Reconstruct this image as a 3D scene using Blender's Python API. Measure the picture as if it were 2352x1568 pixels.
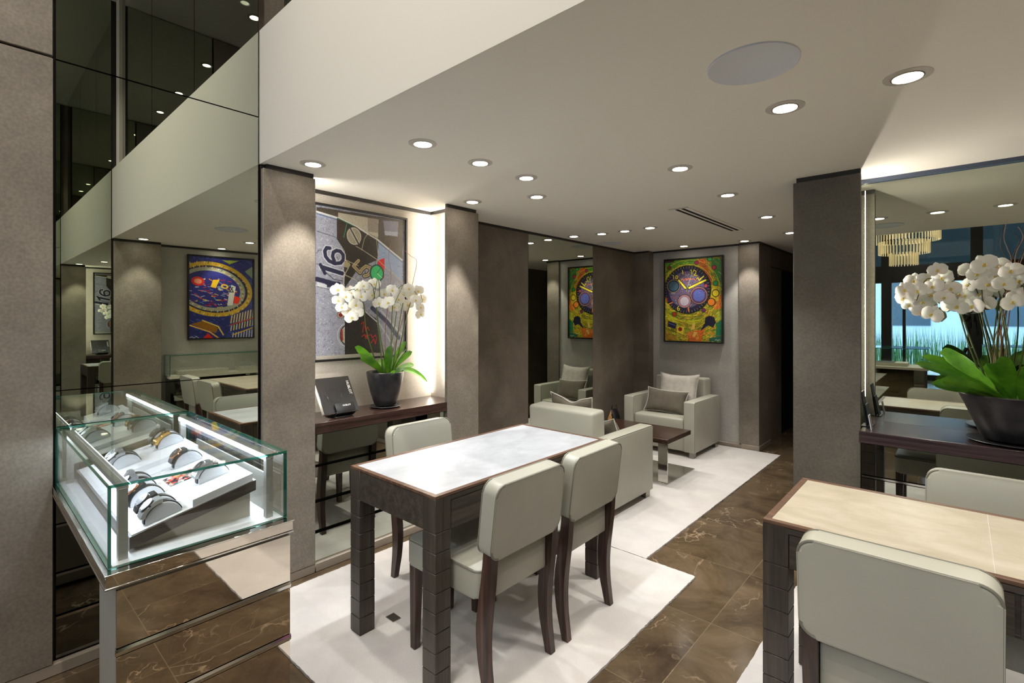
import bpy, bmesh, math, random
import numpy as np
from mathutils import Vector, Matrix
random.seed(7); np.random.seed(7)
for o in list(bpy.data.objects): bpy.data.objects.remove(o)
SC = bpy.context.scene
COL = SC.collection
PI = math.pi

# ------------------------------------------------------------------ camera, world, exposure
F_PX, YAW, YH, H = 1147.9, math.radians(41.918), 727.6, 1.45
cam = bpy.data.cameras.new('camera'); camo = bpy.data.objects.new('camera', cam); COL.objects.link(camo)
cam.sensor_width = 36.0; cam.lens = F_PX / 2352 * 36.0; cam.shift_y = (YH - 784) / 2352
cam.clip_start = 0.02; cam.clip_end = 200
camo.location = (0, 0, H); camo.rotation_euler = (PI / 2, 0, YAW)
SC.camera = camo

def lin(c):
    if isinstance(c, (int, float)): c = (c, c, c)
    r = []
    for v in c[:3]:
        v = v / 255.0
        r.append(v / 12.92 if v <= 0.04045 else ((v + 0.055) / 1.055) ** 2.4)
    return (r[0], r[1], r[2], 1.0)

w = bpy.data.worlds.new('world'); SC.world = w; w.use_nodes = True
bg = w.node_tree.nodes['Background']
bg.inputs[0].default_value = lin((178, 212, 245)); bg.inputs[1].default_value = 5.0
SC.view_settings.view_transform = 'Standard'; SC.view_settings.look = 'None'
SC.view_settings.exposure = 0.48; SC.view_settings.gamma = 1.0
SC.view_settings.use_curve_mapping = False
cy = SC.cycles
cy.use_denoising = True
cy.max_bounces = 14; cy.diffuse_bounces = 5; cy.glossy_bounces = 9; cy.transmission_bounces = 8
cy.transparent_max_bounces = 24; cy.caustics_reflective = False; cy.caustics_refractive = False
cy.sample_clamp_indirect = 4.0; cy.blur_glossy = 0.3

def area(name, loc, rot, sx, sy, watts, col=(1, .95, .88), parent=None, spread=PI):
    l = bpy.data.lights.new(name, 'AREA'); l.shape = 'RECTANGLE'; l.size = sx; l.size_y = sy
    l.energy = watts; l.color = col; l.spread = spread
    o = bpy.data.objects.new(name, l); COL.objects.link(o); o.location = loc; o.rotation_euler = rot
    if parent: o.parent = parent
    return o
# unseen fill light added under the high front hall ceiling
area('added_hall_fill', (-0.2, -3.9, 4.66), (math.radians(24), 0, 0), 4.2, 2.4, 165, (.93, .97, 1.0))
CEIL = 2.258; CEIL2 = 4.70

# ------------------------------------------------------------------ materials
MATS = {}
def nmat(name):
    m = bpy.data.materials.new(name); m.use_nodes = True
    nt = m.node_tree; b = nt.nodes['Principled BSDF']
    MATS[name] = m
    return m, nt, b
def mat(name, col, rough=.5, metal=0.0, emit=None, es=0, spec=None, coat=0):
    m, nt, b = nmat(name)
    b.inputs['Base Color'].default_value = lin(col); b.inputs['Roughness'].default_value = rough
    b.inputs['Metallic'].default_value = metal
    if spec is not None: b.inputs['Specular IOR Level'].default_value = spec
    if coat: b.inputs['Coat Weight'].default_value = coat; b.inputs['Coat Roughness'].default_value = .08
    if emit is not None:
        b.inputs['Emission Color'].default_value = lin(emit); b.inputs['Emission Strength'].default_value = es
    return m
def tex_coord(nt, scale=(1, 1, 1), rot=(0, 0, 0), kind='Object'):
    tc = nt.nodes.new('ShaderNodeTexCoord'); mp = nt.nodes.new('ShaderNodeMapping')
    mp.inputs['Scale'].default_value = scale; mp.inputs['Rotation'].default_value = rot
    nt.links.new(tc.outputs[kind], mp.inputs['Vector']); return mp.outputs['Vector']
def noise(nt, vec, scale, detail=4, rough=.55, dist=0):
    n = nt.nodes.new('ShaderNodeTexNoise'); nt.links.new(vec, n.inputs['Vector'])
    n.inputs['Scale'].default_value = scale; n.inputs['Detail'].default_value = detail
    n.inputs['Roughness'].default_value = rough; n.inputs['Distortion'].default_value = dist
    return n.outputs['Fac']
def ramp(nt, fac, stops):
    r = nt.nodes.new('ShaderNodeValToRGB'); nt.links.new(fac, r.inputs['Fac'])
    e = r.color_ramp.elements
    while len(e) < len(stops): e.new(.5)
    for i, (p, c) in enumerate(stops): e[i].position = p; e[i].color = lin(c)
    return r.outputs['Color']
def mixc(nt, fac, a, b, mode='MIX'):
    m = nt.nodes.new('ShaderNodeMix'); m.data_type = 'RGBA'; m.blend_type = mode
    if isinstance(fac, (int, float)): m.inputs[0].default_value = fac
    else: nt.links.new(fac, m.inputs[0])
    for s, v in ((6, a), (7, b)):
        if isinstance(v, tuple): m.inputs[s].default_value = v
        else: nt.links.new(v, m.inputs[s])
    return m.outputs[2]
def bump(nt, b, h, strength=.2, dist=.01):
    n = nt.nodes.new('ShaderNodeBump'); n.inputs['Strength'].default_value = strength
    n.inputs['Distance'].default_value = dist
    nt.links.new(h, n.inputs['Height']); nt.links.new(n.outputs['Normal'], b.inputs['Normal'])
def mottled(name, c1, c2, c3, scale=2.2, rough=.6, bs=.12, fine=90):
    m, nt, b = nmat(name); v = tex_coord(nt)
    f = noise(nt, v, scale, 8, .68, .3)
    c = ramp(nt, f, [(.30, c1), (.5, c2), (.72, c3)])
    g = noise(nt, v, fine, 3, .6)
    c2_ = mixc(nt, .16, c, ramp(nt, g, [(.35, (60, 60, 60)), (.65, (235, 235, 235))]), 'OVERLAY')
    nt.links.new(c2_, b.inputs['Base Color']); b.inputs['Roughness'].default_value = rough
    bump(nt, b, g, bs, .003)
    return m
mottled('taupe_plaster', (112, 104, 93), (128, 119, 107), (146, 137, 124), 2.4, .55)
mottled('taupe_plaster_shaded', (98, 89, 78), (116, 106, 94), (136, 125, 112), 2.2, .6)  # same taupe plaster, with the shade on these walls put into the colour
mottled('pillar_plaster_shaded', (88, 82, 73), (100, 94, 84), (114, 107, 96), 2.2, .6)  # taupe plaster again, darkened in colour because the pillar face is unlit
mottled('fabric_wall', (192, 185, 174), (202, 195, 184), (212, 206, 196), 3, .8, .2, 160)
mottled('grey_fabric_wall', (168, 165, 158), (178, 174, 167), (188, 184, 177), 3, .8, .2, 160)
mat('ceiling_paint', (250, 246, 235), .9)
mat('bulkhead_paint', (218, 212, 201), .9)
mat('dark_trim', (40, 36, 34), .5)
mat('blue_trim', (74, 82, 100), .35, .3)
mat('black', (14, 14, 15), .45)
mat('void_black', (5, 5, 6), .9)
mat('chrome', (205, 203, 198), .08, 1)
mat('brushed_steel', (150, 148, 142), .32, 1)
mat('frame_grey', (176, 176, 170), .4, .35)
mat('black_frame', (22, 20, 20), .35)
mat('stone_skirting', (150, 138, 124), .35)
mat('speaker_grey', (226, 230, 236), .8)
mat('lens_emit', (255, 255, 255), .4, 0, (255, 244, 226), 30)
mat('led_emit', (255, 255, 255), .4, 0, (255, 248, 236), 9)
mat('led_bright', (255, 255, 255), .4, 0, (255, 246, 230), 190)
mat('led_cold', (255, 255, 255), .4, 0, (228, 240, 255), 26)
mat('white_trim', (205, 200, 190), .6)

def mirror_mat(name, col, rough=0.0):
    m, nt, b = nmat(name)
    b.inputs['Base Color'].default_value = col; b.inputs['Metallic'].default_value = 1
    b.inputs['Roughness'].default_value = rough
    return m
mirror_mat('mirror_tinted', (.54, .57, .49, 1))
mirror_mat('mirror_drawer', (.44, .46, .41, 1))
mirror_mat('mirror_bronze', (.66, .61, .54, 1), .015)
mirror_mat('mirror_dark', (.22, .23, .21, 1), .0)

def wood(name, c1, c2, c3, axis='x', rough=.35, sc=1.0, coat=.0):
    m, nt, b = nmat(name)
    s = {'x': (.9, 22, 22), 'y': (22, .9, 22), 'z': (22, 22, .9)}[axis]
    v = tex_coord(nt, tuple(k * sc for k in s))
    f = noise(nt, v, 1.6, 5, .6, .6)
    c = ramp(nt, f, [(.3, c1), (.5, c2), (.72, c3)])
    v2 = tex_coord(nt, tuple(k * sc * 3 for k in s))
    g = noise(nt, v2, 2.0, 3, .5)
    c = mixc(nt, .25, c, ramp(nt, g, [(.4, (50, 50, 50)), (.62, (210, 210, 210))]), 'OVERLAY')
    nt.links.new(c, b.inputs['Base Color']); b.inputs['Roughness'].default_value = rough
    if coat: b.inputs['Coat Weight'].default_value = coat; b.inputs['Coat Roughness'].default_value = .06
    bump(nt, b, f, .05, .002)
    return m
for ax in 'xyz':
    wood('ebony_' + ax, (56, 49, 44), (72, 64, 57), (88, 79, 71), ax, .38)
    wood('macassar_' + ax, (38, 25, 22), (66, 46, 40), (98, 72, 60), ax, .28)
wood('edge_wood_x', (84, 60, 46), (104, 78, 62), (126, 98, 80), 'x', .35)
wood('edge_wood_y', (84, 60, 46), (104, 78, 62), (126, 98, 80), 'y', .35)
wood('shelf_wood_y', (44, 28, 24), (66, 46, 40), (84, 60, 52), 'y', .22, 1, .3)
wood('shelf_wood_x', (46, 34, 36), (66, 52, 54), (84, 68, 70), 'x', .22, 1, .3)
wood('coffee_wood_x', (38, 22, 18), (60, 38, 30), (80, 54, 42), 'x', .25, 1, .2)

def leather(name, c, rough=.42):
    m, nt, b = nmat(name); v = tex_coord(nt)
    f = noise(nt, v, 260, 3, .6); g = noise(nt, v, 3, 3, .5)
    c0 = tuple(int(k * .95) for k in c)
    nt.links.new(ramp(nt, g, [(.3, c0), (.7, c)]), b.inputs['Base Color'])
    b.inputs['Roughness'].default_value = rough; bump(nt, b, f, .12, .0015); return m
leather('leather', (174, 172, 158)); leather('leather_piping', (120, 119, 107))
def velvet(name, c, sheen=.15):
    m, nt, b = nmat(name); v = tex_coord(nt); f = noise(nt, v, 14, 5, .6)
    nt.links.new(ramp(nt, f, [(.3, tuple(int(k * .88) for k in c)), (.7, c)]), b.inputs['Base Color'])
    b.inputs['Roughness'].default_value = .8; b.inputs['Sheen Weight'].default_value = sheen
    bump(nt, b, noise(nt, v, 200, 2), .15, .001); return m
velvet('pillow_silver', (205, 198, 188)); velvet('pillow_taupe', (98, 90, 77)); velvet('pillow_edge', (215, 210, 198), .2)

# rug
m, nt, b = nmat('rug'); v = tex_coord(nt)
f = noise(nt, v, 5, 6, .6, .5); g = noise(nt, v, 300, 2, .6)
c = ramp(nt, f, [(.3, (206, 200, 197)), (.55, (216, 211, 207)), (.75, (224, 219, 215))])
nt.links.new(mixc(nt, .10, c, ramp(nt, g, [(.3, (70, 70, 70)), (.7, (230, 230, 230))]), 'OVERLAY'), b.inputs['Base Color'])
b.inputs['Roughness'].default_value = .95; b.inputs['Sheen Weight'].default_value = .3; bump(nt, b, g, .5, .004)

# parchment desk tops
def parchment(name, a, b_, c_, ax=1):
    m, nt, b = nmat(name); v = tex_coord(nt, (1.5, 2.6, 1) if ax else (2.6, 1.5, 1))
    f = noise(nt, v, 2.6, 9, .72, .5)
    nt.links.new(ramp(nt, f, [(.3, a), (.5, b_), (.7, c_)]), b.inputs['Base Color'])
    b.inputs['Roughness'].default_value = .3; return m
parchment('parchment_white', (160, 162, 166), (178, 180, 184), (196, 198, 202), 0)
parchment('parchment_cream', (172, 162, 140), (188, 178, 158), (204, 195, 178), 1)

# marble floor
m, nt, b = nmat('marble_floor'); v = tex_coord(nt)
mp = nt.nodes.new('ShaderNodeMapping'); nt.links.new(v, mp.inputs['Vector'])
mp.inputs['Location'].default_value = (.88, -2.39, 0)
br = nt.nodes.new('ShaderNodeTexBrick'); nt.links.new(mp.outputs[0], br.inputs['Vector'])
br.offset = 0.0; br.inputs['Scale'].default_value = 1.0; br.inputs['Mortar Size'].default_value = .0022
br.inputs['Brick Width'].default_value = .6; br.inputs['Row Height'].default_value = .6
br.inputs['Mortar Smooth'].default_value = .2; br.inputs['Bias'].default_value = 0
br.inputs['Color1'].default_value = (0.1, .1, .1, 1); br.inputs['Color2'].default_value = (.9, .9, .9, 1)
br.inputs['Mortar'].default_value = (.5, .5, .5, 1)
sep = nt.nodes.new('ShaderNodeVectorMath'); sep.operation = 'MULTIPLY_ADD'
nt.links.new(br.outputs['Color'], sep.inputs[0]); sep.inputs[1].default_value = (7, 5, 3); nt.links.new(v, sep.inputs[2])
vv = sep.outputs[0]
f = noise(nt, vv, 2.6, 9, .66, 1.2)
base = ramp(nt, f, [(.28, (62, 50, 38)), (.45, (84, 70, 53)), (.6, (99, 83, 64)), (.78, (122, 105, 84))])
def veins(scale, width, dist, off):
    n = nt.nodes.new('ShaderNodeTexNoise'); mp2 = nt.nodes.new('ShaderNodeMapping')
    mp2.inputs['Location'].default_value = off; nt.links.new(vv, mp2.inputs['Vector']); nt.links.new(mp2.outputs[0], n.inputs['Vector'])
    n.inputs['Scale'].default_value = scale; n.inputs['Detail'].default_value = 5; n.inputs['Roughness'].default_value = .5
    n.inputs['Distortion'].default_value = dist
    s = nt.nodes.new('ShaderNodeMath'); s.operation = 'SUBTRACT'; nt.links.new(n.outputs['Fac'], s.inputs[0]); s.inputs[1].default_value = .5
    a = nt.nodes.new('ShaderNodeMath'); a.operation = 'ABSOLUTE'; nt.links.new(s.outputs[0], a.inputs[0])
    r = nt.nodes.new('ShaderNodeMapRange'); nt.links.new(a.outputs[0], r.inputs[0])
    r.inputs[1].default_value = 0; r.inputs[2].default_value = width; r.inputs[3].default_value = 1; r.inputs[4].default_value = 0
    return r.outputs[0]
def mul(a, bb):
    x = nt.nodes.new('ShaderNodeMath'); x.operation = 'MULTIPLY'
    for i, q in enumerate((a, bb)):
        if isinstance(q, float): x.inputs[i].default_value = q
        else: nt.links.new(q, x.inputs[i])
    return x.outputs[0]
gate = nt.nodes.new('ShaderNodeMapRange'); nt.links.new(noise(nt, vv, 3.1, 3), gate.inputs[0])
gate.inputs[1].default_value = .48; gate.inputs[2].default_value = .62
c = mixc(nt, mul(mul(veins(1.5, .006, .9, (3, 1, 2)), gate.outputs[0]), .5), base, lin((202, 178, 148)))
c = mixc(nt, mul(mul(veins(4.0, .012, 1.6, (9, 4, 1)), gate.outputs[0]), .22), c, lin((184, 156, 126)))
c = mixc(nt, mul(br.outputs['Fac'], .42), c, lin((146, 128, 104)))
nt.links.new(c, b.inputs['Base Color']); b.inputs['Roughness'].default_value = .16
b.inputs['Specular IOR Level'].default_value = .5

# sheet glass, thin: clear with a fresnel sheen; green polished edges
def glass(name, tint=(.965, .985, .975, 1), refl=1.0):
    m = bpy.data.materials.new(name); m.use_nodes = True; nt = m.node_tree; nt.nodes.clear(); MATS[name] = m
    o = nt.nodes.new('ShaderNodeOutputMaterial'); t = nt.nodes.new('ShaderNodeBsdfTransparent'); t.inputs[0].default_value = tint
    g = nt.nodes.new('ShaderNodeBsdfGlossy'); g.inputs['Roughness'].default_value = 0; g.inputs['Color'].default_value = (refl, refl, refl, 1)
    fr = nt.nodes.new('ShaderNodeFresnel'); 
    ge = nt.nodes.new('ShaderNodeNewGeometry'); mr = nt.nodes.new('ShaderNodeMapRange')
    nt.links.new(ge.outputs['Backfacing'], mr.inputs[0]); mr.inputs[3].default_value = 1.5; mr.inputs[4].default_value = 1 / 1.5
    nt.links.new(mr.outputs[0], fr.inputs[0])
    mx = nt.nodes.new('ShaderNodeMixShader'); nt.links.new(fr.outputs[0], mx.inputs[0])
    nt.links.new(t.outputs[0], mx.inputs[1]); nt.links.new(g.outputs[0], mx.inputs[2]); nt.links.new(mx.outputs[0], o.inputs[0])
    return m
glass('glass_clear'); glass('glass_smoked', (.16, .17, .16, 1), 1.6)
m = mat('glass_edge', (40, 118, 98), .12, 0, None, 0); m.node_tree.nodes['Principled BSDF'].inputs['Transmission Weight'].default_value = .25

m, nt, b = nmat('pot_glaze'); v = tex_coord(nt); f = noise(nt, v, 9, 5)
nt.links.new(ramp(nt, f, [(.3, (40, 40, 44)), (.7, (78, 76, 78))]), b.inputs['Base Color'])
b.inputs['Metallic'].default_value = .55; b.inputs['Roughness'].default_value = .33
m, nt, b = nmat('leaf'); v = tex_coord(nt); f = noise(nt, v, 12, 4)
nt.links.new(ramp(nt, f, [(.3, (54, 112, 24)), (.7, (112, 170, 44))]), b.inputs['Base Color']); b.inputs['Roughness'].default_value = .32
m, nt, b = nmat('petal'); v = tex_coord(nt); f = noise(nt, v, 30, 3)
nt.links.new(ramp(nt, f, [(.3, (236, 234, 220)), (.7, (246, 245, 238))]), b.inputs['Base Color'])
b.inputs['Roughness'].default_value = .6; b.inputs['Subsurface Weight'].default_value = .12; b.inputs['Subsurface Scale'].default_value = .01
mat('lip', (214, 190, 96), .5); mat('stem', (84, 96, 44), .5); mat('twig', (150, 104, 78), .7); mat('bark', (66, 50, 36), .9)
mat('bud_stalk', (78, 84, 38), .5)
mat('cushion_white', (196, 198, 202), .75); mat('tray_white', (222, 223, 226), .7)
mat('watch_steel', (206, 208, 212), .28, .85); mat('watch_gold', (224, 176, 96), .18, 1); mat('watch_rose', (214, 150, 112), .18, 1)
mat('watch_black', (26, 26, 28), .3, .4); mat('strap_black', (24, 24, 25), .5); mat('dial_dark', (38, 38, 42), .3); mat('dial_light', (190, 190, 188), .3)
mat('book_black', (30, 28, 28), .35); mat('print_white', (220, 218, 214), .6); mat('paper', (200, 196, 188), .7); mat('emboss', (48, 45, 44), .2)
mat('facade', (196, 214, 232), .8); mat('facade_dark', (74, 92, 110), .4); mat('pavement', (170, 176, 180), .9)
mat('crystal', (240, 226, 190), .1, .1, (255, 226, 170), .22)
mat('camera_black', (18, 18, 19), .4); mat('tray_beige', (196, 190, 172), .7)
m, nt, b = nmat('hedge'); v = tex_coord(nt); f = noise(nt, v, 6, 6)
nt.links.new(ramp(nt, f, [(.3, (40, 90, 60)), (.7, (120, 170, 110))]), b.inputs['Base Color']); b.inputs['Roughness'].default_value = .8
m, nt, b = nmat('leopard'); v = tex_coord(nt); vo = nt.nodes.new('ShaderNodeTexVoronoi'); vo.inputs['Scale'].default_value = 55
nt.links.new(v, vo.inputs['Vector']); nt.links.new(ramp(nt, vo.outputs['Distance'], [(.25, (52, 34, 20)), (.45, (206, 160, 100))]), b.inputs['Base Color'])
m, nt, b = nmat('scarf'); v = tex_coord(nt); vo = nt.nodes.new('ShaderNodeTexVoronoi'); vo.inputs['Scale'].default_value = 90
nt.links.new(v, vo.inputs['Vector'])
hs = nt.nodes.new('ShaderNodeSeparateColor'); nt.links.new(vo.outputs['Color'], hs.inputs[0])
nt.links.new(ramp(nt, hs.outputs[0], [(.15, (24, 24, 40)), (.35, (196, 60, 44)), (.55, (220, 216, 206)), (.75, (40, 110, 116)), (.95, (214, 150, 60))]), b.inputs['Base Color'])
m, nt, b = nmat('artwork'); at = nt.nodes.new('ShaderNodeAttribute'); at.attribute_name = 'paint'
nt.links.new(at.outputs['Color'], b.inputs['Base Color']); b.inputs['Roughness'].default_value = .35

# ------------------------------------------------------------------ mesh helpers
class MB:
    def __init__(s, off=(0, 0, 0)):
        s.bm = bmesh.new(); s.off = Vector(off)
    def _mark(s): return set(s.bm.faces)
    def _mi(s, old, mi):
        if mi:
            for f in s.bm.faces:
                if f not in old: f.material_index = mi
    def box(s, x0, x1, y0, y1, z0, z1, bev=0, seg=2, mi=0):
        old = s._mark(); o = s.off
        x0, x1 = min(x0, x1), max(x0, x1); y0, y1 = min(y0, y1), max(y0, y1); z0, z1 = min(z0, z1), max(z0, z1)
        vs = [s.bm.verts.new((x - o.x, y - o.y, z - o.z)) for z in (z0, z1) for (x, y) in ((x0, y0), (x1, y0), (x1, y1), (x0, y1))]
        for q in ((3, 2, 1, 0), (4, 5, 6, 7), (0, 1, 5, 4), (1, 2, 6, 5), (2, 3, 7, 6), (3, 0, 4, 7)):
            s.bm.faces.new([vs[i] for i in q])
        if bev:
            ed = list({e for v_ in vs for e in v_.link_edges})
            bmesh.ops.bevel(s.bm, geom=ed, offset=bev, segments=seg, profile=.5, affect='EDGES')
        s._mi(old, mi); return s
    def prism(s, pts, axis, a0, a1, mi=0, bev=0, seg=2):
        # pts 2D polygon extruded along axis ('x': pts are (y,z), 'y': (x,z), 'z': (x,y))
        old = s._mark(); o = s.off
        def P(p, a):
            q = {'x': (a, p[0], p[1]), 'y': (p[0], a, p[1]), 'z': (p[0], p[1], a)}[axis]
            return (q[0] - o.x, q[1] - o.y, q[2] - o.z)
        A = [s.bm.verts.new(P(p, a0)) for p in pts]; B = [s.bm.verts.new(P(p, a1)) for p in pts]
        n = len(pts); fa = s.bm.faces.new(A[::-1]); fb = s.bm.faces.new(B)
        for i in range(n): s.bm.faces.new([A[i], A[(i + 1) % n], B[(i + 1) % n], B[i]])
        if bev:
            bmesh.ops.bevel(s.bm, geom=list(fa.edges) + list(fb.edges), offset=bev, segments=seg, profile=.5, affect='EDGES')
        s._mi(old, mi); return s
    def tube(s, pts, r, n=8, mi=0, closed=False, caps=True):
        old = s._mark(); pts = [Vector(p) - s.off for p in pts]; N = len(pts)
        rs = r if isinstance(r, (list, tuple)) else [r] * N
        up = None; rings = []
        for i, p in enumerate(pts):
            if closed: t = pts[(i + 1) % N] - pts[i - 1]
            else: t = pts[min(i + 1, N - 1)] - pts[max(i - 1, 0)]
            if t.length < 1e-9: t = Vector((0, 0, 1))
            t.normalize()
            if up is None:
                up = Vector((0, 0, 1)) if abs(t.z) < .9 else Vector((1, 0, 0))
            a = t.cross(up)
            if a.length < 1e-6: a = t.orthogonal()
            a.normalize(); up2 = a.cross(t).normalized(); up = up2
            rings.append([s.bm.verts.new(p + a * (math.cos(2 * PI * k / n) * rs[i]) + up2 * (math.sin(2 * PI * k / n) * rs[i])) for k in range(n)])
        for i in range(N if closed else N - 1):
            A, B = rings[i], rings[(i + 1) % N]
            for k in range(n): s.bm.faces.new([A[k], A[(k + 1) % n], B[(k + 1) % n], B[k]])
        if not closed and caps: s.bm.faces.new(rings[0][::-1]); s.bm.faces.new(rings[-1])
        s._mi(old, mi); return s
    def lathe(s, prof, n=32, c=(0, 0, 0), mi=0, sy=1.0):
        old = s._mark(); c = Vector(c) - s.off; rings = []
        for r, z in prof:
            if r < 1e-6: rings.append([s.bm.verts.new((c.x, c.y, c.z + z))])
            else: rings.append([s.bm.verts.new((c.x + r * math.cos(2 * PI * k / n), c.y + sy * r * math.sin(2 * PI * k / n), c.z + z)) for k in range(n)])
        for A, B in zip(rings, rings[1:]):
            if len(A) == 1 and len(B) == 1: continue
            for k in range(n):
                q = [A[0] if len(A) == 1 else A[k], A[0] if len(A) == 1 else A[(k + 1) % n], B[0] if len(B) == 1 else B[(k + 1) % n], B[0] if len(B) == 1 else B[k]]
                u = []
                for v_ in q:
                    if v_ not in u: u.append(v_)
                if len(u) >= 3: s.bm.faces.new(u)
        s._mi(old, mi); return s
    def grid(s, fn, nu, nv, mi=0):
        old = s._mark()
        G = [[s.bm.verts.new(Vector(fn(i / nu, j / nv)) - s.off) for j in range(nv + 1)] for i in range(nu + 1)]
        for i in range(nu):
            for j in range(nv): s.bm.faces.new([G[i][j], G[i + 1][j], G[i + 1][j + 1], G[i][j + 1]])
        s._mi(old, mi); return s
    def xf(s, M):
        bmesh.ops.transform(s.bm, matrix=M, verts=list(s.bm.verts)); return s
    def build(s, name, mats, parent=None, smooth=True, ang=38, recalc=True):
        if isinstance(mats, str): mats = [mats]
        if recalc: bmesh.ops.recalc_face_normals(s.bm, faces=list(s.bm.faces))
        if smooth:
            la = math.radians(ang)
            for e in s.bm.edges:
                if len(e.link_faces) == 2 and e.calc_face_angle(0) > la: e.smooth = False
            for f in s.bm.faces: f.smooth = True
        me = bpy.data.meshes.new(name); s.bm.to_mesh(me); s.bm.free()
        for m_ in mats: me.materials.append(MATS[m_])
        o = bpy.data.objects.new(name, me); COL.objects.link(o)
        if parent: o.parent = parent
        return o
def tag(o, label=None, cat=None, group=None, kind=None):
    if label: o['label'] = label
    if cat: o['category'] = cat
    if group: o['group'] = group
    if kind: o['kind'] = kind
    return o
def thing(name, label, cat, loc=(0, 0, 0), rz=0, group=None, rot=None):
    o = bpy.data.objects.new(name, None); COL.objects.link(o); o.location = loc
    o.rotation_euler = rot if rot else (0, 0, rz); o.empty_display_size = .1
    return tag(o, label, cat, group)
def struct(o): o['kind'] = 'structure'; return o
def kids(o): return [c for c in bpy.data.objects if c.parent == o]
def dup(o, parent=None):
    c = o.copy(); COL.objects.link(c)
    if parent: c.parent = parent
    for k in kids(o): dup(k, c)
    return c
def rrect(w_, h_, r, n=6, cx=0, cz=0):
    P = []
    for (sx, sz, a0) in ((1, 1, 0), (-1, 1, 90), (-1, -1, 180), (1, -1, 270)):
        for k in range(n + 1):
            a = math.radians(a0 + 90 * k / n)
            P.append((cx + sx * (w_ / 2 - r) + r * math.cos(a), cz + sz * (h_ / 2 - r) + r * math.sin(a)))
    return P
# ------------------------------------------------------------------ room shell
XW, XM, XP = -3.045, -2.755, -2.72          # niche / lounge wall, big mirror, front face of the panels
YB, YM = 5.79, 3.597                        # lounge back wall, right-hand mirror
XR = 1.13
struct(MB().box(-4, 3.2, -7.9, 9, -.12, 0).build('floor', 'marble_floor', smooth=False))
struct(MB().box(-3.4, 1.4, 1.076, 9, CEIL, CEIL + .08).build('ceiling', 'ceiling_paint', smooth=False))
struct(MB().box(-3.4, 3.2, -7.9, 4.4, CEIL2, CEIL2 + .1).build('ceiling', 'ceiling_paint', smooth=False))
struct(MB().box(-2.78, .98, 1.0745, 1.2, CEIL + .0004, 2.964).build('wall_bulkhead', 'bulkhead_paint', smooth=False))
# left wall
struct(MB().box(-3.4, -2.79, -7.9, 1.33, 0, CEIL2).build('wall_left', 'taupe_plaster_shaded', smooth=False))
struct(MB().box(-3.4, XW, 1.33, 2.62, 0, CEIL + .02).build('wall_left', 'fabric_wall', smooth=False))
struct(MB().box(XW, -2.76, 2.455, 2.60, 0, CEIL).build('wall_left', 'fabric_wall', smooth=False))
struct(MB().box(-3.4, XW, 2.62, 3.62, 0, CEIL).build('wall_left', 'taupe_plaster_shaded', smooth=False))
struct(MB().box(-3.4, XW - .012, 3.62, 4.74, 0, CEIL).build('wall_left', 'void_black', smooth=False))
struct(MB().box(-3.4, XW, 4.74, 5.68, 0, CEIL).build('wall_left', 'taupe_plaster_shaded', smooth=False))
# column panels on the left wall
def col_panel(y0, y1, z0, z1, m='taupe_plaster'):
    return struct(MB().box(XP - .028, XP, y0, y1, z0, z1, .0025, 1).build('wall_left', m))
col_panel(-1.0, .263, .05, 2.492); col_panel(-1.0, .263, 2.502, CEIL2 - .02)
col_panel(-2.4, -1.008, .05, 2.492); col_panel(-2.4, -1.008, 2.502, CEIL2 - .02)
col_panel(1.077, 1.363, .05, 2.232)
col_panel(2.339, 2.65, .05, 2.232)
struct(MB().box(-2.79, XP - .028, 1.077, 1.33, .05, 2.25).build('wall_left', 'dark_trim', smooth=False))
struct(MB().box(-2.76, XP - .028, 2.455, 2.60, .05, 2.25).build('wall_left', 'dark_trim', smooth=False))
# shadow gaps and ceiling trims
n_ = 0
def trim(*a, m='dark_trim'):
    global n_; n_ += 1
    return struct(MB().box(*a).build('trim_%d' % n_, m, smooth=False))
trim(XP - .028, XP - .006, 1.10, 1.355, 2.232, CEIL); trim(XP - .028, XP - .006, 2.345, 2.63, 2.232, CEIL)
trim(XW, XW + .012, 1.33, 2.443, 2.235, CEIL); trim(XW, -2.755, 2.443, 2.455, 2.235, CEIL)
trim(XW, XW + .010, 2.62, 5.668, 2.238, CEIL)
trim(XW, -2.84, 5.658, 5.668, 2.238, CEIL); trim(-2.84, -1.815, 5.78, YB, 2.238, CEIL); trim(-1.62, -1.60, 5.75, 7.6, 2.238, CEIL)
trim(-1.815, -1.61, 5.75, 5.76, 2.238, CEIL)
# lounge back wall, end column and doorway
struct(MB().box(-3.3, -2.84, 5.668, 6.0, 0, CEIL).build('wall_back', 'taupe_plaster_shaded', smooth=False))
struct(MB().box(-2.84, -1.815, YB, 6.0, 0, CEIL).build('wall_back', 'grey_fabric_wall', smooth=False))
struct(MB().box(-1.815, -1.61, 5.76, 6.21, .06, CEIL).build('wall_back', 'taupe_plaster', smooth=False))
struct(MB().box(-2.6, -1.61, 6.21, 7.7, 2.03, CEIL).build('wall_back', 'taupe_plaster_shaded', smooth=False))
struct(MB().box(-2.9, -.4, 7.7, 7.9, 0, CEIL).build('wall_back', 'taupe_plaster_shaded', smooth=False))
struct(MB().box(-1.80, -1.625, 6.215, 6.72, 0.0, 2.02).build('door_1', 'taupe_plaster', smooth=False))
struct(MB().box(-1.80, -1.66, 6.72, 7.7, 0.0, 2.03).build('doorway_dark', 'void_black', smooth=False))  # solid black block painted in for the darkness beyond the door leaf
struct(MB().box(-.70, -.56, 3.62, 7.7, 0, CEIL).build('wall_right', 'taupe_plaster_shaded', smooth=False))
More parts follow.
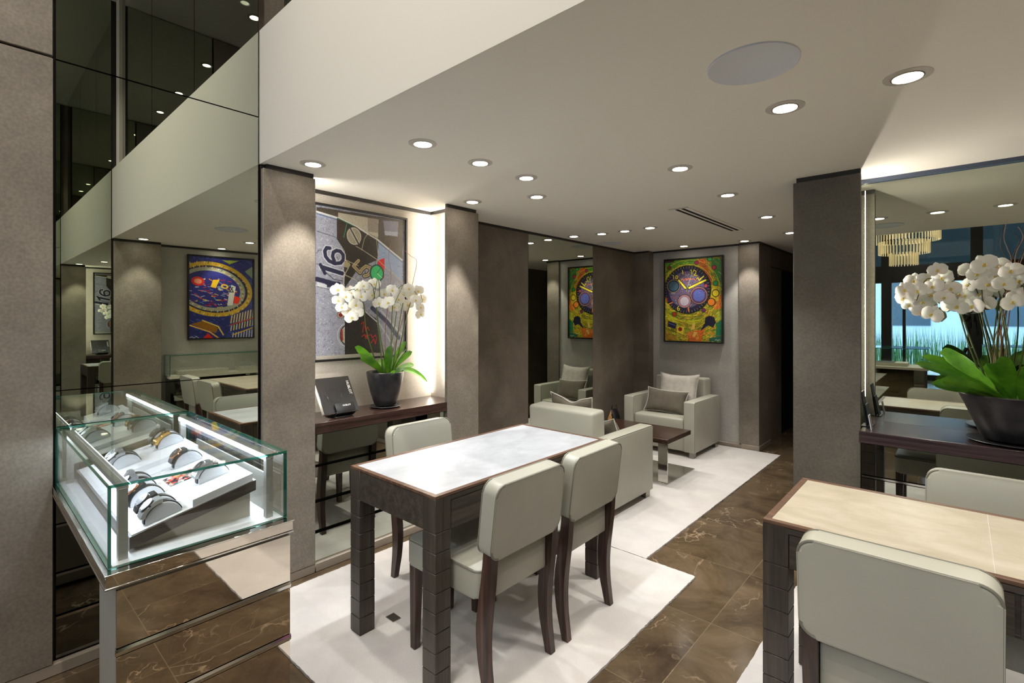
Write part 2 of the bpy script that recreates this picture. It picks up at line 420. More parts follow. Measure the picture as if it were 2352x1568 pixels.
# right-hand pillar and the wall behind the right mirror
struct(MB().box(-.731, -.403, 3.28, 3.306, .05, 2.232, .0025, 1).build('wall_right', 'pillar_plaster_shaded'))
struct(MB().box(-.71, -.50, 3.306, 3.62, 0, CEIL).build('wall_right', 'dark_trim', smooth=False))
trim(-.715, -.405, 3.284, 3.306, 2.232, CEIL)
struct(MB().box(-.70, 1.3, 3.605, 3.8, 0, CEIL).build('wall_right', 'dark_trim', smooth=False))
trim(-.50, XR, 3.575, 3.605, 2.236, CEIL, m='blue_trim')
# opposite wall (seen in the mirrors)
struct(MB().box(XR, 1.4, 1.5, 3.8, 0, CEIL).build('wall_right', 'grey_fabric_wall', smooth=False))
struct(MB().box(.985, 1.4, -.4, 1.5, 0, CEIL2).build('wall_right', 'dark_trim', smooth=False))
struct(MB().box(.95, .98, 1.085, 1.495, .05, 2.232, .0025, 1).build('wall_right', 'taupe_plaster'))
struct(MB().box(.95, .98, -.4, .263, .05, CEIL2 - .02).build('wall_right', 'taupe_plaster', smooth=False))
trim(.955, .98, 1.09, 1.49, 2.232, CEIL); trim(XR - .012, XR, 1.5, 3.59, 2.235, CEIL)
struct(MB().box(1.4, 3.2, -.6, -.4, 0, CEIL2).build('wall_right', 'taupe_plaster', smooth=False))
struct(MB().box(3.0, 3.2, -7.9, -.6, 0, CEIL2).build('wall_right', 'taupe_plaster', smooth=False))
# skirtings
k_ = 0
def skirt(side, *a, m='stone_skirting'):
    return struct(MB().box(*a, .004, 1).build('baseboard_' + side, m))
skirt('left', XP - .03, XP - .002, -7.8, 1.363, 0, .05); skirt('left', XP - .03, XP - .002, 1.364, 2.655, 0, .05)
skirt('left_lounge', XW, XW + .02, 2.66, 5.66, 0, .05)
skirt('back', -2.84, -1.79, 5.765, YB, 0, .05); skirt('back_column', -1.79, -1.605, 5.752, 6.21, 0, .06)
skirt('right', -.73, -.405, 3.284, 3.306, 0, .05)
# mezzanine above the bulkhead
struct(MB().box(-3.3, 1.3, 1.2, 4.3, 2.86, 2.94).build('floor_mezzanine', 'dark_trim', smooth=False))
struct(MB().box(-3.3, 1.4, 4.2, 4.4, 2.94, CEIL2).build('wall_mezzanine_back', 'taupe_plaster_shaded', smooth=False))
struct(MB().box(-3.3, -2.79, 1.33, 4.2, 2.94, CEIL2).build('wall_mezzanine_left', 'fabric_wall', smooth=False))
struct(MB().box(1.2, 1.4, 1.5, 4.2, 2.94, CEIL2).build('wall_mezzanine_right', 'taupe_plaster_shaded', smooth=False))
struct(MB().box(.84, .98, 1.11, 1.21, 2.964, CEIL2).build('wall_mezzanine_post', 'bulkhead_paint', smooth=False))
struct(MB().box(-2.74, -2.62, 1.28, 1.36, 2.964, CEIL2).build('wall_mezzanine_jamb', 'fabric_wall', smooth=False))
for i, (a, b_) in enumerate(((-2.60, -1.46), (-1.45, -.31), (-.30, .83))):
    struct(MB().box(a, b_, 1.135, 1.147, 2.964, CEIL2 - .02).build('window_%d' % (i + 1), 'glass_smoked', smooth=False))

# ------------------------------------------------------------------ shop front far behind the camera (seen in the right mirror)
YF = -7.75
def front(): 
    f = MB()
    for x0, x1 in ((-2.8, -2.6), (-1.42, -1.22), (.16, .36), (1.6, 1.78), (2.9, 3.05)): f.box(x0, x1, YF - .1, YF + .1, 0, CEIL2)
    f.box(-2.8, 3.05, YF - .08, YF + .08, 2.26, 2.66); f.box(-2.8, 3.05, YF - .08, YF + .08, 0, .12); f.box(-2.8, 3.05, YF - .08, YF + .08, 4.4, CEIL2)
    f.box(-1.02, -.96, YF - .05, YF + .05, .12, 2.26)
    return f
struct(front().build('wall_shop_front', 'black_frame', smooth=False))
wn = 3
for x0, x1 in ((-2.6, -1.42), (-1.22, .16), (.36, 1.6), (1.78, 2.9)):
    for z0, z1, mm in ((.12, 2.26, 'glass_clear'), (2.66, 4.4, 'glass_smoked')):
        wn += 1; struct(MB().box(x0, x1, YF - .006, YF + .006, z0, z1).build('window_%d' % wn, mm, smooth=False))
struct(MB().box(-14, 14, -26, -7.95, -.15, -.03).build('floor_street', 'pavement', smooth=False))
t = thing('street_building', 'pale blue plastered building across the street seen through the shop window', 'building', (0, -19, 0))
MB((0, -19, 0)).box(-10, 10, -22, -19, -.05, 5.6).build('wall', 'facade', t, smooth=False)
for i in range(6):
    MB((0, -19, 0)).box(-8.4 + i * 3.0, -6.9 + i * 3.0, -19.04, -18.96, 1.1, 2.9).build('window', 'facade_dark', t, smooth=False)
t = MB((0, -12, 0)); rnd = random.Random(3)
for i in range(1500):
    x = rnd.uniform(-6, 6); y = rnd.uniform(-12.8, -11.9); h = rnd.uniform(.7, 1.25); a = rnd.uniform(-.12, .12)
    t.prism([(x - .012, 0), (x + .012, 0), (x + a, h)], 'y', y, y + .004)
tag(t.build('grass_hedge', 'hedge', smooth=False), 'tall blue-green grass hedge beyond the shop window', 'hedge', kind='stuff').location = (0, -12, 0)

# ------------------------------------------------------------------ mirrors
t = thing('wall_mirror', 'tall tinted mirror panels on the left wall behind the watch showcase', 'mirror', (XM, .67, 0))
o = (XM, .67, 0)
for z0, z1 in ((.052, .213), (.231, .388), (.405, .591), (.603, .77)):
    MB(o).box(XM - .02, XM, .275, 1.066, z0, z1).build('drawer_front', 'mirror_dark' if z0 < .5 else 'mirror_drawer', t, smooth=False)
for z0, z1 in ((.775, 1.145), (1.149, 2.500), (2.506, CEIL2 - .01)):
    MB(o).box(XM - .02, XM, .275, 1.066, z0, z1).build('mirror_panel', 'mirror_tinted', t, smooth=False)
for z in (.222, .397, .597): MB(o).box(XM - .012, XM + .006, .275, 1.066, z - .008, z + .002).build('handle_rail', 'chrome', t, smooth=False)
MB(o).box(XM - .034, XM - .021, .265, 1.076, .05, CEIL2 - .01).build('backing', 'void_black', t, smooth=False)
t = thing('wall_mirror', 'narrow full height mirror beside the leather armchairs', 'mirror', (XW, 4.18, 0)); o = (XW, 4.18, 0)
MB(o).box(XW - .01, XW, 3.624, 4.736, .05, 2.238).build('mirror_panel', 'mirror_tinted', t, smooth=False)
t = thing('wall_mirror', 'large mirror above the right shelf behind the big white orchid', 'mirror', (.3, YM, 0)); o = (.3, YM, 0)
MB(o).box(-.50, XR, YM, YM + .006, .80, 2.236).build('mirror_panel', 'mirror_tinted', t, smooth=False)
t = thing('wall_mirror', 'mirror panel on the wall opposite the showcase, seen only by reflection', 'mirror', (.98, .67, 0)); o = (.98, .67, 0)
MB(o).box(.97, .984, .275, 1.066, .05, CEIL2 - .01).build('mirror_panel', 'mirror_tinted', t, smooth=False)

# ------------------------------------------------------------------ shelves with mirrored drawers
t = thing('console_shelf', 'dark wood console shelf in the lit niche holding an orchid and a black book', 'shelf', (-2.88, 1.85, .783)); o = (-2.88, 1.85, .783)
MB(o).box(XW + .002, XP - .030, 1.366, 2.452, .783, .845, .001, 1).box(XP - .031, XP, 1.366, 2.337, .783, .845, .001, 1).build('shelf_board', 'shelf_wood_y', t)
t = thing('drawer_unit', 'mirror fronted drawers under the niche shelf behind the left desk', 'drawers', (-2.88, 1.85, 0)); o = (-2.88, 1.85, 0)
MB(o).box(XW + .01, -2.765, 1.37, 2.45, .05, .778).build('body', 'void_black', t, smooth=False)
for z0, z1 in ((.052, .212), (.232, .387), (.406, .590), (.606, .775)):
    MB(o).box(-2.764, -2.742, 1.370, 2.335, z0, z1).build('drawer', 'mirror_drawer', t, smooth=False)
t = thing('console_shelf', 'dark wood console shelf along the right mirror holding the big orchid', 'shelf', (.3, 3.4, .783)); o = (.3, 3.4, .783)
MB(o).box(-.402, XR - .005, 3.207, YM - .002, .783, .845, .002, 1).build('shelf_board', 'shelf_wood_x', t)
t = thing('drawer_unit', 'mirror fronted drawers under the right shelf behind the right desk', 'drawers', (.3, 3.4, 0)); o = (.3, 3.4, 0)
MB(o).box(-.398, XR - .02, 3.262, YM, .05, .778).build('body', 'void_black', t, smooth=False)
for z0, z1 in ((.052, .212), (.232, .387), (.406, .592), (.612, .775)):
    MB(o).box(-.395, XR - .02, 3.238, 3.26, z0, z1).build('drawer', 'mirror_drawer', t, smooth=False)
for z in (.222, .397, .600): MB(o).box(-.395, XR - .02, 3.245, 3.258, z - .006, z + .004).build('handle_rail', 'chrome', t, smooth=False)

# ------------------------------------------------------------------ cove light strips
def strip(name, label, loc, boxa, m='led_emit'):
    o = MB(loc).box(*boxa).build(name, m, smooth=False); o.location = loc; tag(o, label, 'light strip'); return o
strip('light_strip', 'bright vertical light strip in the right corner of the niche', (XW + .012, 2.445, 1.5), (XW + .004, XW + .012, 2.432, 2.449, .88, 2.225))
area('niche_cove_light', (-2.79, 2.442, 1.6), (PI / 2, 0, -PI * .75 + PI / 2 + PI / 2), .05, 1.3, 12, (1, .95, .86))
area('niche_cove_light', (-2.80, 1.374, 1.6), (PI / 2, 0, PI * .25), .04, 1.3, 3, (1, .95, .86))
strip('light_strip', 'thin vertical light strip behind the right pillar panel', (-.436, 3.45, 1.6), (-.4385, -.4368, 3.446, 3.453, .95, 2.225), 'led_bright')

# ------------------------------------------------------------------ ceiling fittings
def downlight(x, y, label, watts, z=CEIL, size=95, col=(1, .93, .83), r=.043, blend=.55, group=None, aim=None, emit='lens_emit'):
    t = thing('downlight', label, 'ceiling light', (x, y, z), group=group)
    MB().lathe([(r + .022, 0), (r + .022, -.002), (r + .004, -.004), (r, -.003), (r, 0)], 32).build('trim_ring', 'white_trim', t)
    MB().lathe([(r, -.0005), (r, -.006), (r * .93, -.006), (r * .93, -.0008)], 32).build('reflector', 'chrome', t)
    MB().lathe([(0, -.003), (r * .9, -.003)], 32).build('lens', emit, t, recalc=False)
    if watts:
        l = bpy.data.lights.new('lamp', 'SPOT'); l.energy = watts; l.color = col; l.spot_size = math.radians(size)
        l.spot_blend = blend; l.shadow_soft_size = .03
        lo = bpy.data.objects.new('lamp', l); COL.objects.link(lo); lo.parent = t; lo.location = (0, 0, -.03)
        if aim: lo.rotation_euler = aim
    return t
WARM = (1, .955, .885); COOL = (.90, .95, 1.0)
DL = [
 (-2.545, 1.262, 'round ceiling downlight washing the first grey wall panel beside the showcase', 26, 64, WARM),
 (-2.548, 2.422, 'round ceiling downlight washing the second grey wall panel right of the niche', 46, 44, WARM),
 (-1.866, 1.455, 'ceiling downlight over the left desk, the one nearest the white bulkhead', 22, 86, COOL),
 (-1.873, 1.837, 'ceiling downlight over the left desk, middle of the three in line', 24, 86, COOL),
 (-1.875, 2.213, 'ceiling downlight over the left desk, farthest of the three in line', 25, 86, COOL),
 (-2.117, 2.607, 'ceiling downlight past the left desk, right of the second wall panel lamp', 12, 90, WARM),
 (-1.135, 2.631, 'ceiling downlight above the marble aisle beside the big round speaker', 24, 100, WARM),
 (-1.148, 3.414, 'ceiling downlight between the aisle lamp and the slot air vent', 19, 100, WARM),
 (-1.164, 4.370, 'ceiling downlight right of the slot air vent near its far end', 15, 100, WARM),
 (-1.215, 5.343, 'ceiling downlight half hidden by the right pillar', 10, 95, WARM),
 (-2.882, 4.137, 'leftmost of the four small downlights in a row above the armchairs', 13, 95, WARM),
 (-2.592, 4.190, 'second from left of the four small downlights above the armchairs', 9, 85, WARM),
 (-2.347, 4.199, 'third from left of the four small downlights above the armchairs', 10, 90, WARM),
 (-2.092, 4.200, 'rightmost of the four small downlights above the armchairs', 11, 90, WARM),
 (-2.342, 5.536, 'small downlight over the yellow watch painting', 8, 80, WARM),
 (-1.706, 5.591, 'small downlight washing the end column by the doorway', 14, 66, WARM),
 (-.504, 2.137, 'ceiling downlight over the right desk, left of the larger bright one', 12, 90, WARM),
 (-.133, 2.137, 'large bright recessed downlight nearest the upper right corner of the ceiling', 13, 90, WARM),
 (.24, 2.137, 'downlight over the right end of the right desk, reflected in the mirror', 12, 90, WARM),
 (.78, 1.30, 'downlight washing the grey pillar opposite, seen in the left mirror', 14, 70, WARM),
 (.98, 2.10, 'downlight above the blue painting opposite, seen in the left mirror', 9, 80, WARM),
]
for x, y, lb, wt, sz, c_ in DL: downlight(x, y, lb, wt * (1.0 if c_ is COOL else 1.6), CEIL, sz, c_, blend=.3 if sz < 70 else .55, r=.046 if 'large' in lb else .043)
hall = [(-2.0, .1), (-1.0, .1), (0.2, .1), (-2.0, -.9), (-1.0, -.9), (.2, -.9), (-2.0, -2.2), (-.8, -2.2), (.6, -2.2), (2.0, -2.2), (-2.0, -4.2), (-.4, -4.6), (1.4, -4.2)]
for x, y in ((-1.9, -.35), (-.6, -.35), (.6, -.35)):
    downlight(x, y, 'hall downlight tilted towards the white bulkhead', 3, CEIL2, 80, (1, .95, .88), group='bulkhead washers', r=.05, aim=(math.radians(36), 0, 0))
for x, y in hall:
    downlight(x, y, 'downlight in the high hall ceiling, seen reflected in the left mirror', (70 if y > 0 else 30) if y > -1 else 26, CEIL2, 110, (1, .93, .84), group='hall ceiling downlights', r=.05)
for x, y in ((-2.0, 2.0), (-1.0, 2.0), (0, 2.0), (-2.0, 3.0), (-1, 3.0), (0, 3.0)):
    downlight(x, y, 'downlight in the upper gallery ceiling behind smoked glass', 5, CEIL2, 110, (1, .93, .84), group='upper gallery downlights')
def speaker(x, y, r, label):
    o = MB().lathe([(0, -.004), (r - .006, -.004), (r - .003, -.006), (r, -.005), (r, 0)], 64).build('ceiling_speaker', 'speaker_grey')
    o.location = (x, y, CEIL); tag(o, label, 'speaker')
speaker(-.496, 1.704, .135, 'big round flush ceiling speaker nearest the camera')
speaker(-2.868, 4.797, .125, 'small looking round ceiling speaker above the armchairs')
t = thing('air_vent', 'slim two slot ceiling air vent over the aisle', 'vent', (-1.55, 4.23, CEIL))
MB().box(-.075, .055, -.64, .64, -.004, 0).build('frame', 'ceiling_paint', t, smooth=False)
for x in (-.035, .012): MB().box(x - .0115, x + .0115, -.62, .62, -.0055, -.0035).build('slot', 'void_black', t, smooth=False)
MB().box(-.085, .06, -.650, -.640, -.007, 0).build('end_cap', 'white_trim', t, smooth=False)

# chandelier in the hall
t = thing('chandelier', 'three tier glass rod chandelier in the hall, seen in the right mirror', 'chandelier', (-.75, -4.0, 2.98))
MB().tube([(0, 0, 1.8), (0, 0, -.35)], .012).build('rod', 'chrome', t)
l = bpy.data.lights.new('lamp', 'POINT'); l.energy = 60; l.color = (1, .9, .75); l.shadow_soft_size = .02
lo = bpy.data.objects.new('lamp', l); COL.objects.link(lo); lo.parent = t; lo.location = (0, 0, .35)
for R_, z, n in ((.50, 0, 64), (.36, -.22, 46), (.2, -.42, 28)):
    MB().lathe([(R_, .0), (R_ + .01, .02), (R_ - .01, .02)], 32).build('tier_ring', 'chrome', t)
    m_ = MB()
    for k in range(n):
        a = 2 * PI * k / n; m_.tube([(R_ * math.cos(a), R_ * math.sin(a), z + .02), (R_ * math.cos(a), R_ * math.sin(a), z - .2)], .009, 6)
    tag(m_.build('crystal_rods', 'crystal', t), kind='stuff')
# ------------------------------------------------------------------ rugs
def rug(x0, x1, y0, y1, label):
    m_ = MB(); nx, ny = int((x1 - x0) / .02), int((y1 - y0) / .02); rd = random.Random(5)
    L = (x0, y0, 0)
    m_ = MB(L)
    P = []
    def edge(ax, ay, bx, by, n):
        for k in range(n):
            t = k / n; P.append((ax + (bx - ax) * t + rd.uniform(-.0022, .0022), ay + (by - ay) * t + rd.uniform(-.0022, .0022)))
    edge(x0, y0, x1, y0, nx); edge(x1, y0, x1, y1, ny); edge(x1, y1, x0, y1, nx); edge(x0, y1, x0, y0, ny)
    m_.prism(P, 'z', 0.0005, .011, bev=.003, seg=1)
    o = m_.build('rug', 'rug'); o.location = L; tag(o, label, 'rug')
rug(-2.650, -1.095, .945, 2.745, 'off-white rug under the left desk and its chairs')
rug(-2.96, -1.397, 2.752, 5.742, 'off-white rug under the armchairs and coffee table')
rug(-.655, .80, .98, 3.02, 'off-white rug under the right desk')

# ------------------------------------------------------------------ desks
def desk(name, x0, x1, y0, y1, long, label, top_mat, seam=None):
    cx, cy_ = (x0 + x1) / 2, (y0 + y1) / 2; T = .767; o = (cx, cy_, .011)
    t = thing(name, label, 'desk', o)
    B = .038 if long == 'y' else .038
    # frame rim with an inset parchment top
    wd = 'ebony_y' if long == 'y' else 'ebony_x'
    LW = .078
    rim = MB(o)
    for a in ((x0, x1, y0, y0 + .022), (x0, x1, y1 - .022, y1), (x0, x0 + .022, y0 + .0222, y1 - .0222), (x1 - .022, x1, y0 + .0222, y1 - .0222)): rim.box(*a, T - .012, T, .001, 1)
    rim.build('rim', 'edge_wood_y' if long == 'y' else 'edge_wood_x', t)
    MB(o).box(x0 + .0215, x1 - .0215, y0 + .0215, y1 - .0215, T - .010, T - .0015).build('writing_surface', top_mat, t, smooth=False)
    ap = MB(o)
    ly_, lx_ = (.012, .001) if long == 'x' else (.001, .012)
    ap.box(x0 + LW, x1 - LW, y0 + ly_, y0 + .022, .625, T - .014); ap.box(x0 + LW + .002, x1 - LW - .002, y1 - .02, y1 - .001, .623, T - .014)
    ap.box(x0 + .001, x0 + .02, y0 + LW + .002, y1 - LW - .002, .623, T - .014); ap.box(x1 - .022, x1 - lx_, y0 + LW, y1 - LW, .625, T - .014)
    if long == 'x': ap.box(x0 + LW, x1 - LW, y0 + .001, y0 + .014, T - .031, T - .014)
    else: ap.box(x1 - .014, x1 - .001, y0 + LW, y1 - LW, T - .031, T - .014)
    ap.box(x0 + .02, x1 - .02, y0 + .02, y1 - .02, .70, T - .011)
    ap.build('apron', wd, t, smooth=False)
    for (lx, ly) in ((x0, y0), (x1 - LW, y0), (x0, y1 - LW), (x1 - LW, y1 - LW)):
        lg = MB(o); lg.box(lx, lx + LW, ly, ly + LW, .6255, T - .013, .001, 1)
        z = .6225
        while z > .03:
            z2 = max(z - .0735, .0115)
            lg.box(lx, lx + LW, ly, ly + LW, z2, z, .0012, 1)
            if z2 <= .012: break
            lg.box(lx + .003, lx + LW - .003, ly + .003, ly + LW - .003, z2 - .003, z2); z = z2 - .0027
        lg.box(lx + .003, lx + LW - .003, ly + .003, ly + LW - .003, .6225, .6255)
        lg.build('leg', 'ebony_z', t)
    # drawer outlines on the long sides
    dr = MB(o)
    if long == 'y':
        for ys in ((y0 + LW + .001, (y0 + y1) / 2 - .004), ((y0 + y1) / 2 + .004, y1 - LW - .001)):
            d_ = MB(o).box(x1 - .0118, x1 - .001, ys[0] + .002, ys[1] - .002, .623, T - .034).build('drawer', wd, t, smooth=False)
    else:
        for xs in ((x0 + LW + .001, (x0 + x1) / 2 - .004), ((x0 + x1) / 2 + .004, x1 - LW - .001)):
            d_ = MB(o).box(xs[0] + .002, xs[1] - .002, y0 + .001, y0 + .0118, .623, T - .034).build('drawer', wd, t, smooth=False)
    dr.bm.free()
    if seam: MB(o).box(*seam, T - .0016, T - .0008).build('seam', 'paper', t, smooth=False)
    return t
desk('desk', -2.090, -1.482, 1.215, 2.425, 'y', 'dark wood desk with white lit parchment top under the left lamps', 'parchment_white')
desk('desk', -.500, .720, 1.830, 2.412, 'x', 'dark wood desk with cream parchment top at the right edge', 'parchment_cream', seam=(.068, .0695, 1.853, 2.39))

# ------------------------------------------------------------------ chairs
def make_chair():
    t = thing('desk_chair', '', 'chair')
    W = .41; hw = W / 2
    # seat
    s_ = MB(); s_.prism(rrect(W, .455, .03, 5, 0, .012), 'z', .365, .478, bev=.012, seg=3); s_.build('seat', 'leather', t)
    P = [(x, y, .471) for x, y in rrect(W - .002, .453, .032, 5, 0, .012)]
    MB().tube(P, .0042, 6, closed=True).build('piping', 'leather_piping', [c for c in kids(t) if c.name.startswith('seat')][0])
    # backrest: rounded slab tilted back
    tilt = math.radians(7); M = Matrix.Translation((0, -.262, .68)) @ Matrix.Rotation(tilt, 4, 'X')
    b_ = MB(); b_.prism(rrect(W + .012, .292, .045, 8), 'y', -.038, .038, bev=.014, seg=4)
    for v_ in b_.bm.verts:   # slight crown of the faces
        k = max(0, 1 - (v_.co.x / .21) ** 2) * max(0, 1 - (v_.co.z / .15) ** 2); v_.co.y += .006 * k * (1 if v_.co.y > 0 else -1)
    b_.xf(M); bo = b_.build('backrest', 'leather', t)
    for yy in (-.034, .034):
        pp = MB(); pp.tube([M @ Vector((x, yy, z)) for x, z in rrect(W + .006, .286, .044, 8)], .0044, 6, closed=True); pp.build('piping', 'leather_piping', bo)
    # skirt panel under the backrest
    MB().box(-hw + .038, hw - .038, -.244, -.214, .37, .522, .008, 2).build('back_skirt', 'leather', t)
    # legs
    for sx in (-1, 1):
        f_ = MB(); 
        z0, z1 = .368, .001; a, b2 = .022, .0155; cx = sx * (hw - .026); cy_ = .2
        f_.bm.free(); f_.bm = bmesh.new()
        T_ = [(cx + dx * a, cy_ + dy * a, z0) for dx, dy in ((-1, -1), (1, -1), (1, 1), (-1, 1))]
        B_ = [(cx + sx * .004 + dx * b2, cy_ + .004 + dy * b2, z1) for dx, dy in ((-1, -1), (1, -1), (1, 1), (-1, 1))]
        vt = [f_.bm.verts.new(p) for p in T_]; vb = [f_.bm.verts.new(p) for p in B_]
        f_.bm.faces.new(vt); f_.bm.faces.new(vb[::-1])
        for i in range(4): f_.bm.faces.new([vt[i], vb[i], vb[(i + 1) % 4], vt[(i + 1) % 4]])
        bmesh.ops.bevel(f_.bm, geom=list(f_.bm.edges), offset=.002, segments=1, affect='EDGES')
        f_.build('leg', 'macassar_z', t)
        path = [(-.262, .60, .021), (-.256, .52, .022), (-.248, .44, .024), (-.236, .36, .026), (-.226, .28, .0265), (-.224, .21, .025), (-.230, .13, .022), (-.242, .06, .0185), (-.2525, .001, .0155)]
        r_ = MB(); rings = []
        fine = []
        for i in range(len(path) - 1):
            for k in range(4):
                t_ = k / 4; p0 = path[max(i - 1, 0)]; p1 = path[i]; p2 = path[i + 1]; p3 = path[min(i + 2, len(path) - 1)]
                fine.append(tuple(.5 * ((2 * p1[j]) + (-p0[j] + p2[j]) * t_ + (2 * p0[j] - 5 * p1[j] + 4 * p2[j] - p3[j]) * t_ ** 2 + (-p0[j] + 3 * p1[j] - 3 * p2[j] + p3[j]) * t_ ** 3) for j in range(3)))
        fine.append(path[-1])
        for (yy, zz, hy) in fine:
            hx = .019 if zz > .3 else .019 - (.3 - zz) * .012
            xc = sx * (hw - .019)
            rings.append([r_.bm.verts.new((xc + dx * hx, yy + dy * hy, zz)) for dx, dy in ((-1, -1), (1, -1), (1, 1), (-1, 1))])
        r_.bm.faces.new(rings[0]); r_.bm.faces.new(rings[-1][::-1])
        for A, B in zip(rings, rings[1:]):
            for i in range(4): r_.bm.faces.new([A[i], B[i], B[(i + 1) % 4], A[(i + 1) % 4]])
        r_.build('leg', 'macassar_z', t, ang=30)
    return t
proto = make_chair()
CH = [(-1.565, 1.522, PI / 2, 'cream leather chair at the left desk, nearest the camera'),
      (-1.562, 2.000, PI / 2 + .02, 'cream leather chair at the left desk, beside the armchair'),
      (-2.085, 1.815, -PI / 2, 'cream leather chair on the wall side of the left desk, under the black book'),
      (-.135, 1.900, 0, 'large foreground cream leather chair with its back to the camera at the right desk'),
      (.105, 2.385, PI, 'cream leather chair at the far side of the right desk before the shelf'),
      (.43, 1.900, 0, 'cream leather chair at the far right end of the right desk, out of direct view')]
for i, (x, y, a, lb) in enumerate(CH):
    c = proto if i == 0 else dup(proto)
    c.location = (x, y, .011); c.rotation_euler = (0, 0, a); tag(c, lb, 'chair', 'cream leather desk chairs')

# ------------------------------------------------------------------ armchairs
def make_armchair():
    t = thing('armchair', '', 'armchair')          # faces +y, origin at the middle of the footprint
    hw = .400; D0, D1 = -.355, .355
    for sx in (-1, 1):
        a, b_ = (sx * hw, sx * (hw - .118))
        o = MB().box(min(a, b_), max(a, b_), D0, D1, .055, .570, .012, 3).build('armrest', 'leather', t)
        for x in (a - sx * .004, b_ + sx * .004):
            MB().tube([(x, D1 - .006, .06), (x, D1 - .004, .555), (x, D1 - .012, .5675), (x, D0 + .012, .5675)], .0024, 6).build('seam_piping', 'leather_piping', o)
    k = hw - .118
    MB().box(-k, k, -.12, D1 - .022, .055, .27, .01, 2).build('seat_base', 'leather', t)
    s_ = MB().box(-k + .002, k - .002, -.16, D1 - .004, .265, .392, .028, 4).build('seat_cushion', 'leather', t)
    b_ = MB().box(-k - .012, k + .012, -.178, 0, 0, .70, .024, 4)
    b_.xf(Matrix.Translation((0, -.172, .06)) @ Matrix.Rotation(math.radians(2.5), 4, 'X')); b_.build('backrest', 'leather', t)
    for sx in (-1, 1):
        for y in (D0 + .05, D1 - .045): MB().box(sx * (hw - .02) - .045 * (sx > 0), sx * (hw - .02) + .045 * (sx < 0), y - .04, y + .03, 0, .057, .002, 1).build('foot', 'brushed_steel', t)
    return t
arm = make_armchair()
arm.location = (-2.395, 5.335, .011); arm.rotation_euler = (0, 0, PI)
tag(arm, 'cream leather armchair under the yellow watch painting', 'armchair', 'cream leather armchairs')
arm2 = dup(arm); arm2.location = (-2.240, 3.395, .011); arm2.rotation_euler = (0, 0, 0)
arm2['label'] = 'cream leather armchair with its back to the left desk'

def pillow(label, loc, rot, w_, h_, th, m_, pinch=.0, seedv=1):
    t = thing('throw_pillow', label, 'pillow', loc, rot=rot)
    rd = random.Random(seedv); ph = [rd.uniform(0, 6) for _ in range(4)]
    def shape(u, v, s):
        a, b_ = 2 * u - 1, 2 * v - 1
        x = a * w_ / 2 * (1 - .055 * (1 - abs(b_) ** 2.2) * 1 * abs(a) ** 3 - 0)
        z = b_ * h_ / 2 * (1 - .085 * (1 - abs(a) ** 2.2) * abs(b_) ** 3)
        x *= 1 - .05 * (1 - b_ * b_) * abs(a); z *= 1 - .07 * (1 - a * a) * abs(b_)
        e = max(0, (1 - a ** 4)) ** .55 * max(0, (1 - b_ ** 4)) ** .55
        wr = 1 + .06 * math.sin(7 * a + ph[0]) * math.sin(5 * b_ + ph[1]) * (a * a + b_ * b_)
        if pinch: z -= pinch * math.exp(-(a / .35) ** 2) * max(0, b_)
        return (x, s * th / 2 * e * wr, z)
    b_ = MB(); b_.grid(lambda u, v: shape(u, v, 1), 26, 20); b_.grid(lambda u, v: shape(u, v, -1), 26, 20)
    bmesh.ops.remove_doubles(b_.bm, verts=list(b_.bm.verts), dist=.0008)
    b_.build('cover', m_, t, ang=80)
    P = []
    for k in range(26): P.append(shape(k / 26, 0, 1))
    for k in range(20): P.append(shape(1, k / 20, 1))
    for k in range(26): P.append(shape(1 - k / 26, 1, 1))
    for k in range(20): P.append(shape(0, 1 - k / 20, 1))
    MB().tube(P, .0048, 6, closed=True).build('piping', 'pillow_edge', t)
pillow('silver grey square pillow leaning high in the far armchair', (-2.345, 5.385, .625), (math.radians(-16), 0, .06), .44, .40, .14, 'pillow_silver', 0, 2)
pillow('taupe rectangular pillow lying in front of the silver pillow in the far armchair', (-2.41, 5.22, .525), (math.radians(-22), math.radians(3), .10), .46, .27, .13, 'pillow_taupe', 0, 5)
pillow('taupe pillow peeking over the backrest of the near armchair', (-2.31, 3.32, .62), (math.radians(14), math.radians(1), 0), .40, .44, .13, 'pillow_taupe', .035, 3)
pillow('taupe pillow lying beside the arm of the near armchair', (-2.10, 3.47, .49), (math.radians(20), math.radians(-10), -.35), .36, .32, .12, 'pillow_taupe', .0, 4)

# ------------------------------------------------------------------ coffee table
o = (-2.25, 4.3, .011)
t = thing('coffee_table', 'low dark wood coffee table with flat chrome legs between the armchairs', 'table', o)
MB(o).box(-2.64, -1.860, 4.05, 4.552, .362, .402, .002, 1).build('table_top', 'coffee_wood_x', t)
for x in (-1.955, -2.60): 
    MB(o).box(x, x + .085, 4.075, 4.087, .021, .362, .001, 1).build('leg', 'chrome', t)
MB(o).box(-2.60, -1.868, 4.065, 4.66, .0115, .021, .001, 1).build('base_plate', 'chrome', t)

# handbag beside the far armchair
o = (-2.915, 4.98, 0)
t = thing('handbag', 'black handbag with a leopard print scarf beside the far armchair', 'handbag', o)
m_ = MB(); m_.prism([(-.075, .0), (.085, .0), (.07, .20), (.03, .36), (-.01, .40), (-.05, .3)], 'y', -.06, .06, bev=.02, seg=3); b_ = m_.build('bag_body', 'strap_black', t); b_.location = (0, 0, .012)
m_ = MB(); m_.prism([(-.10, .02), (.0, .0), (.02, .18), (-.005, .39), (-.03, .32), (-.07, .18)], 'y', -.075, -.05, bev=.01, seg=2); b_ = m_.build('scarf', 'leopard', t); b_.location = (0, 0, .014)
m_ = MB(); m_.tube([(-.04, 0, .34), (-.03, 0, .44), (.02, 0, .46), (.05, 0, .36)], .006); b_ = m_.build('handle', 'strap_black', t)

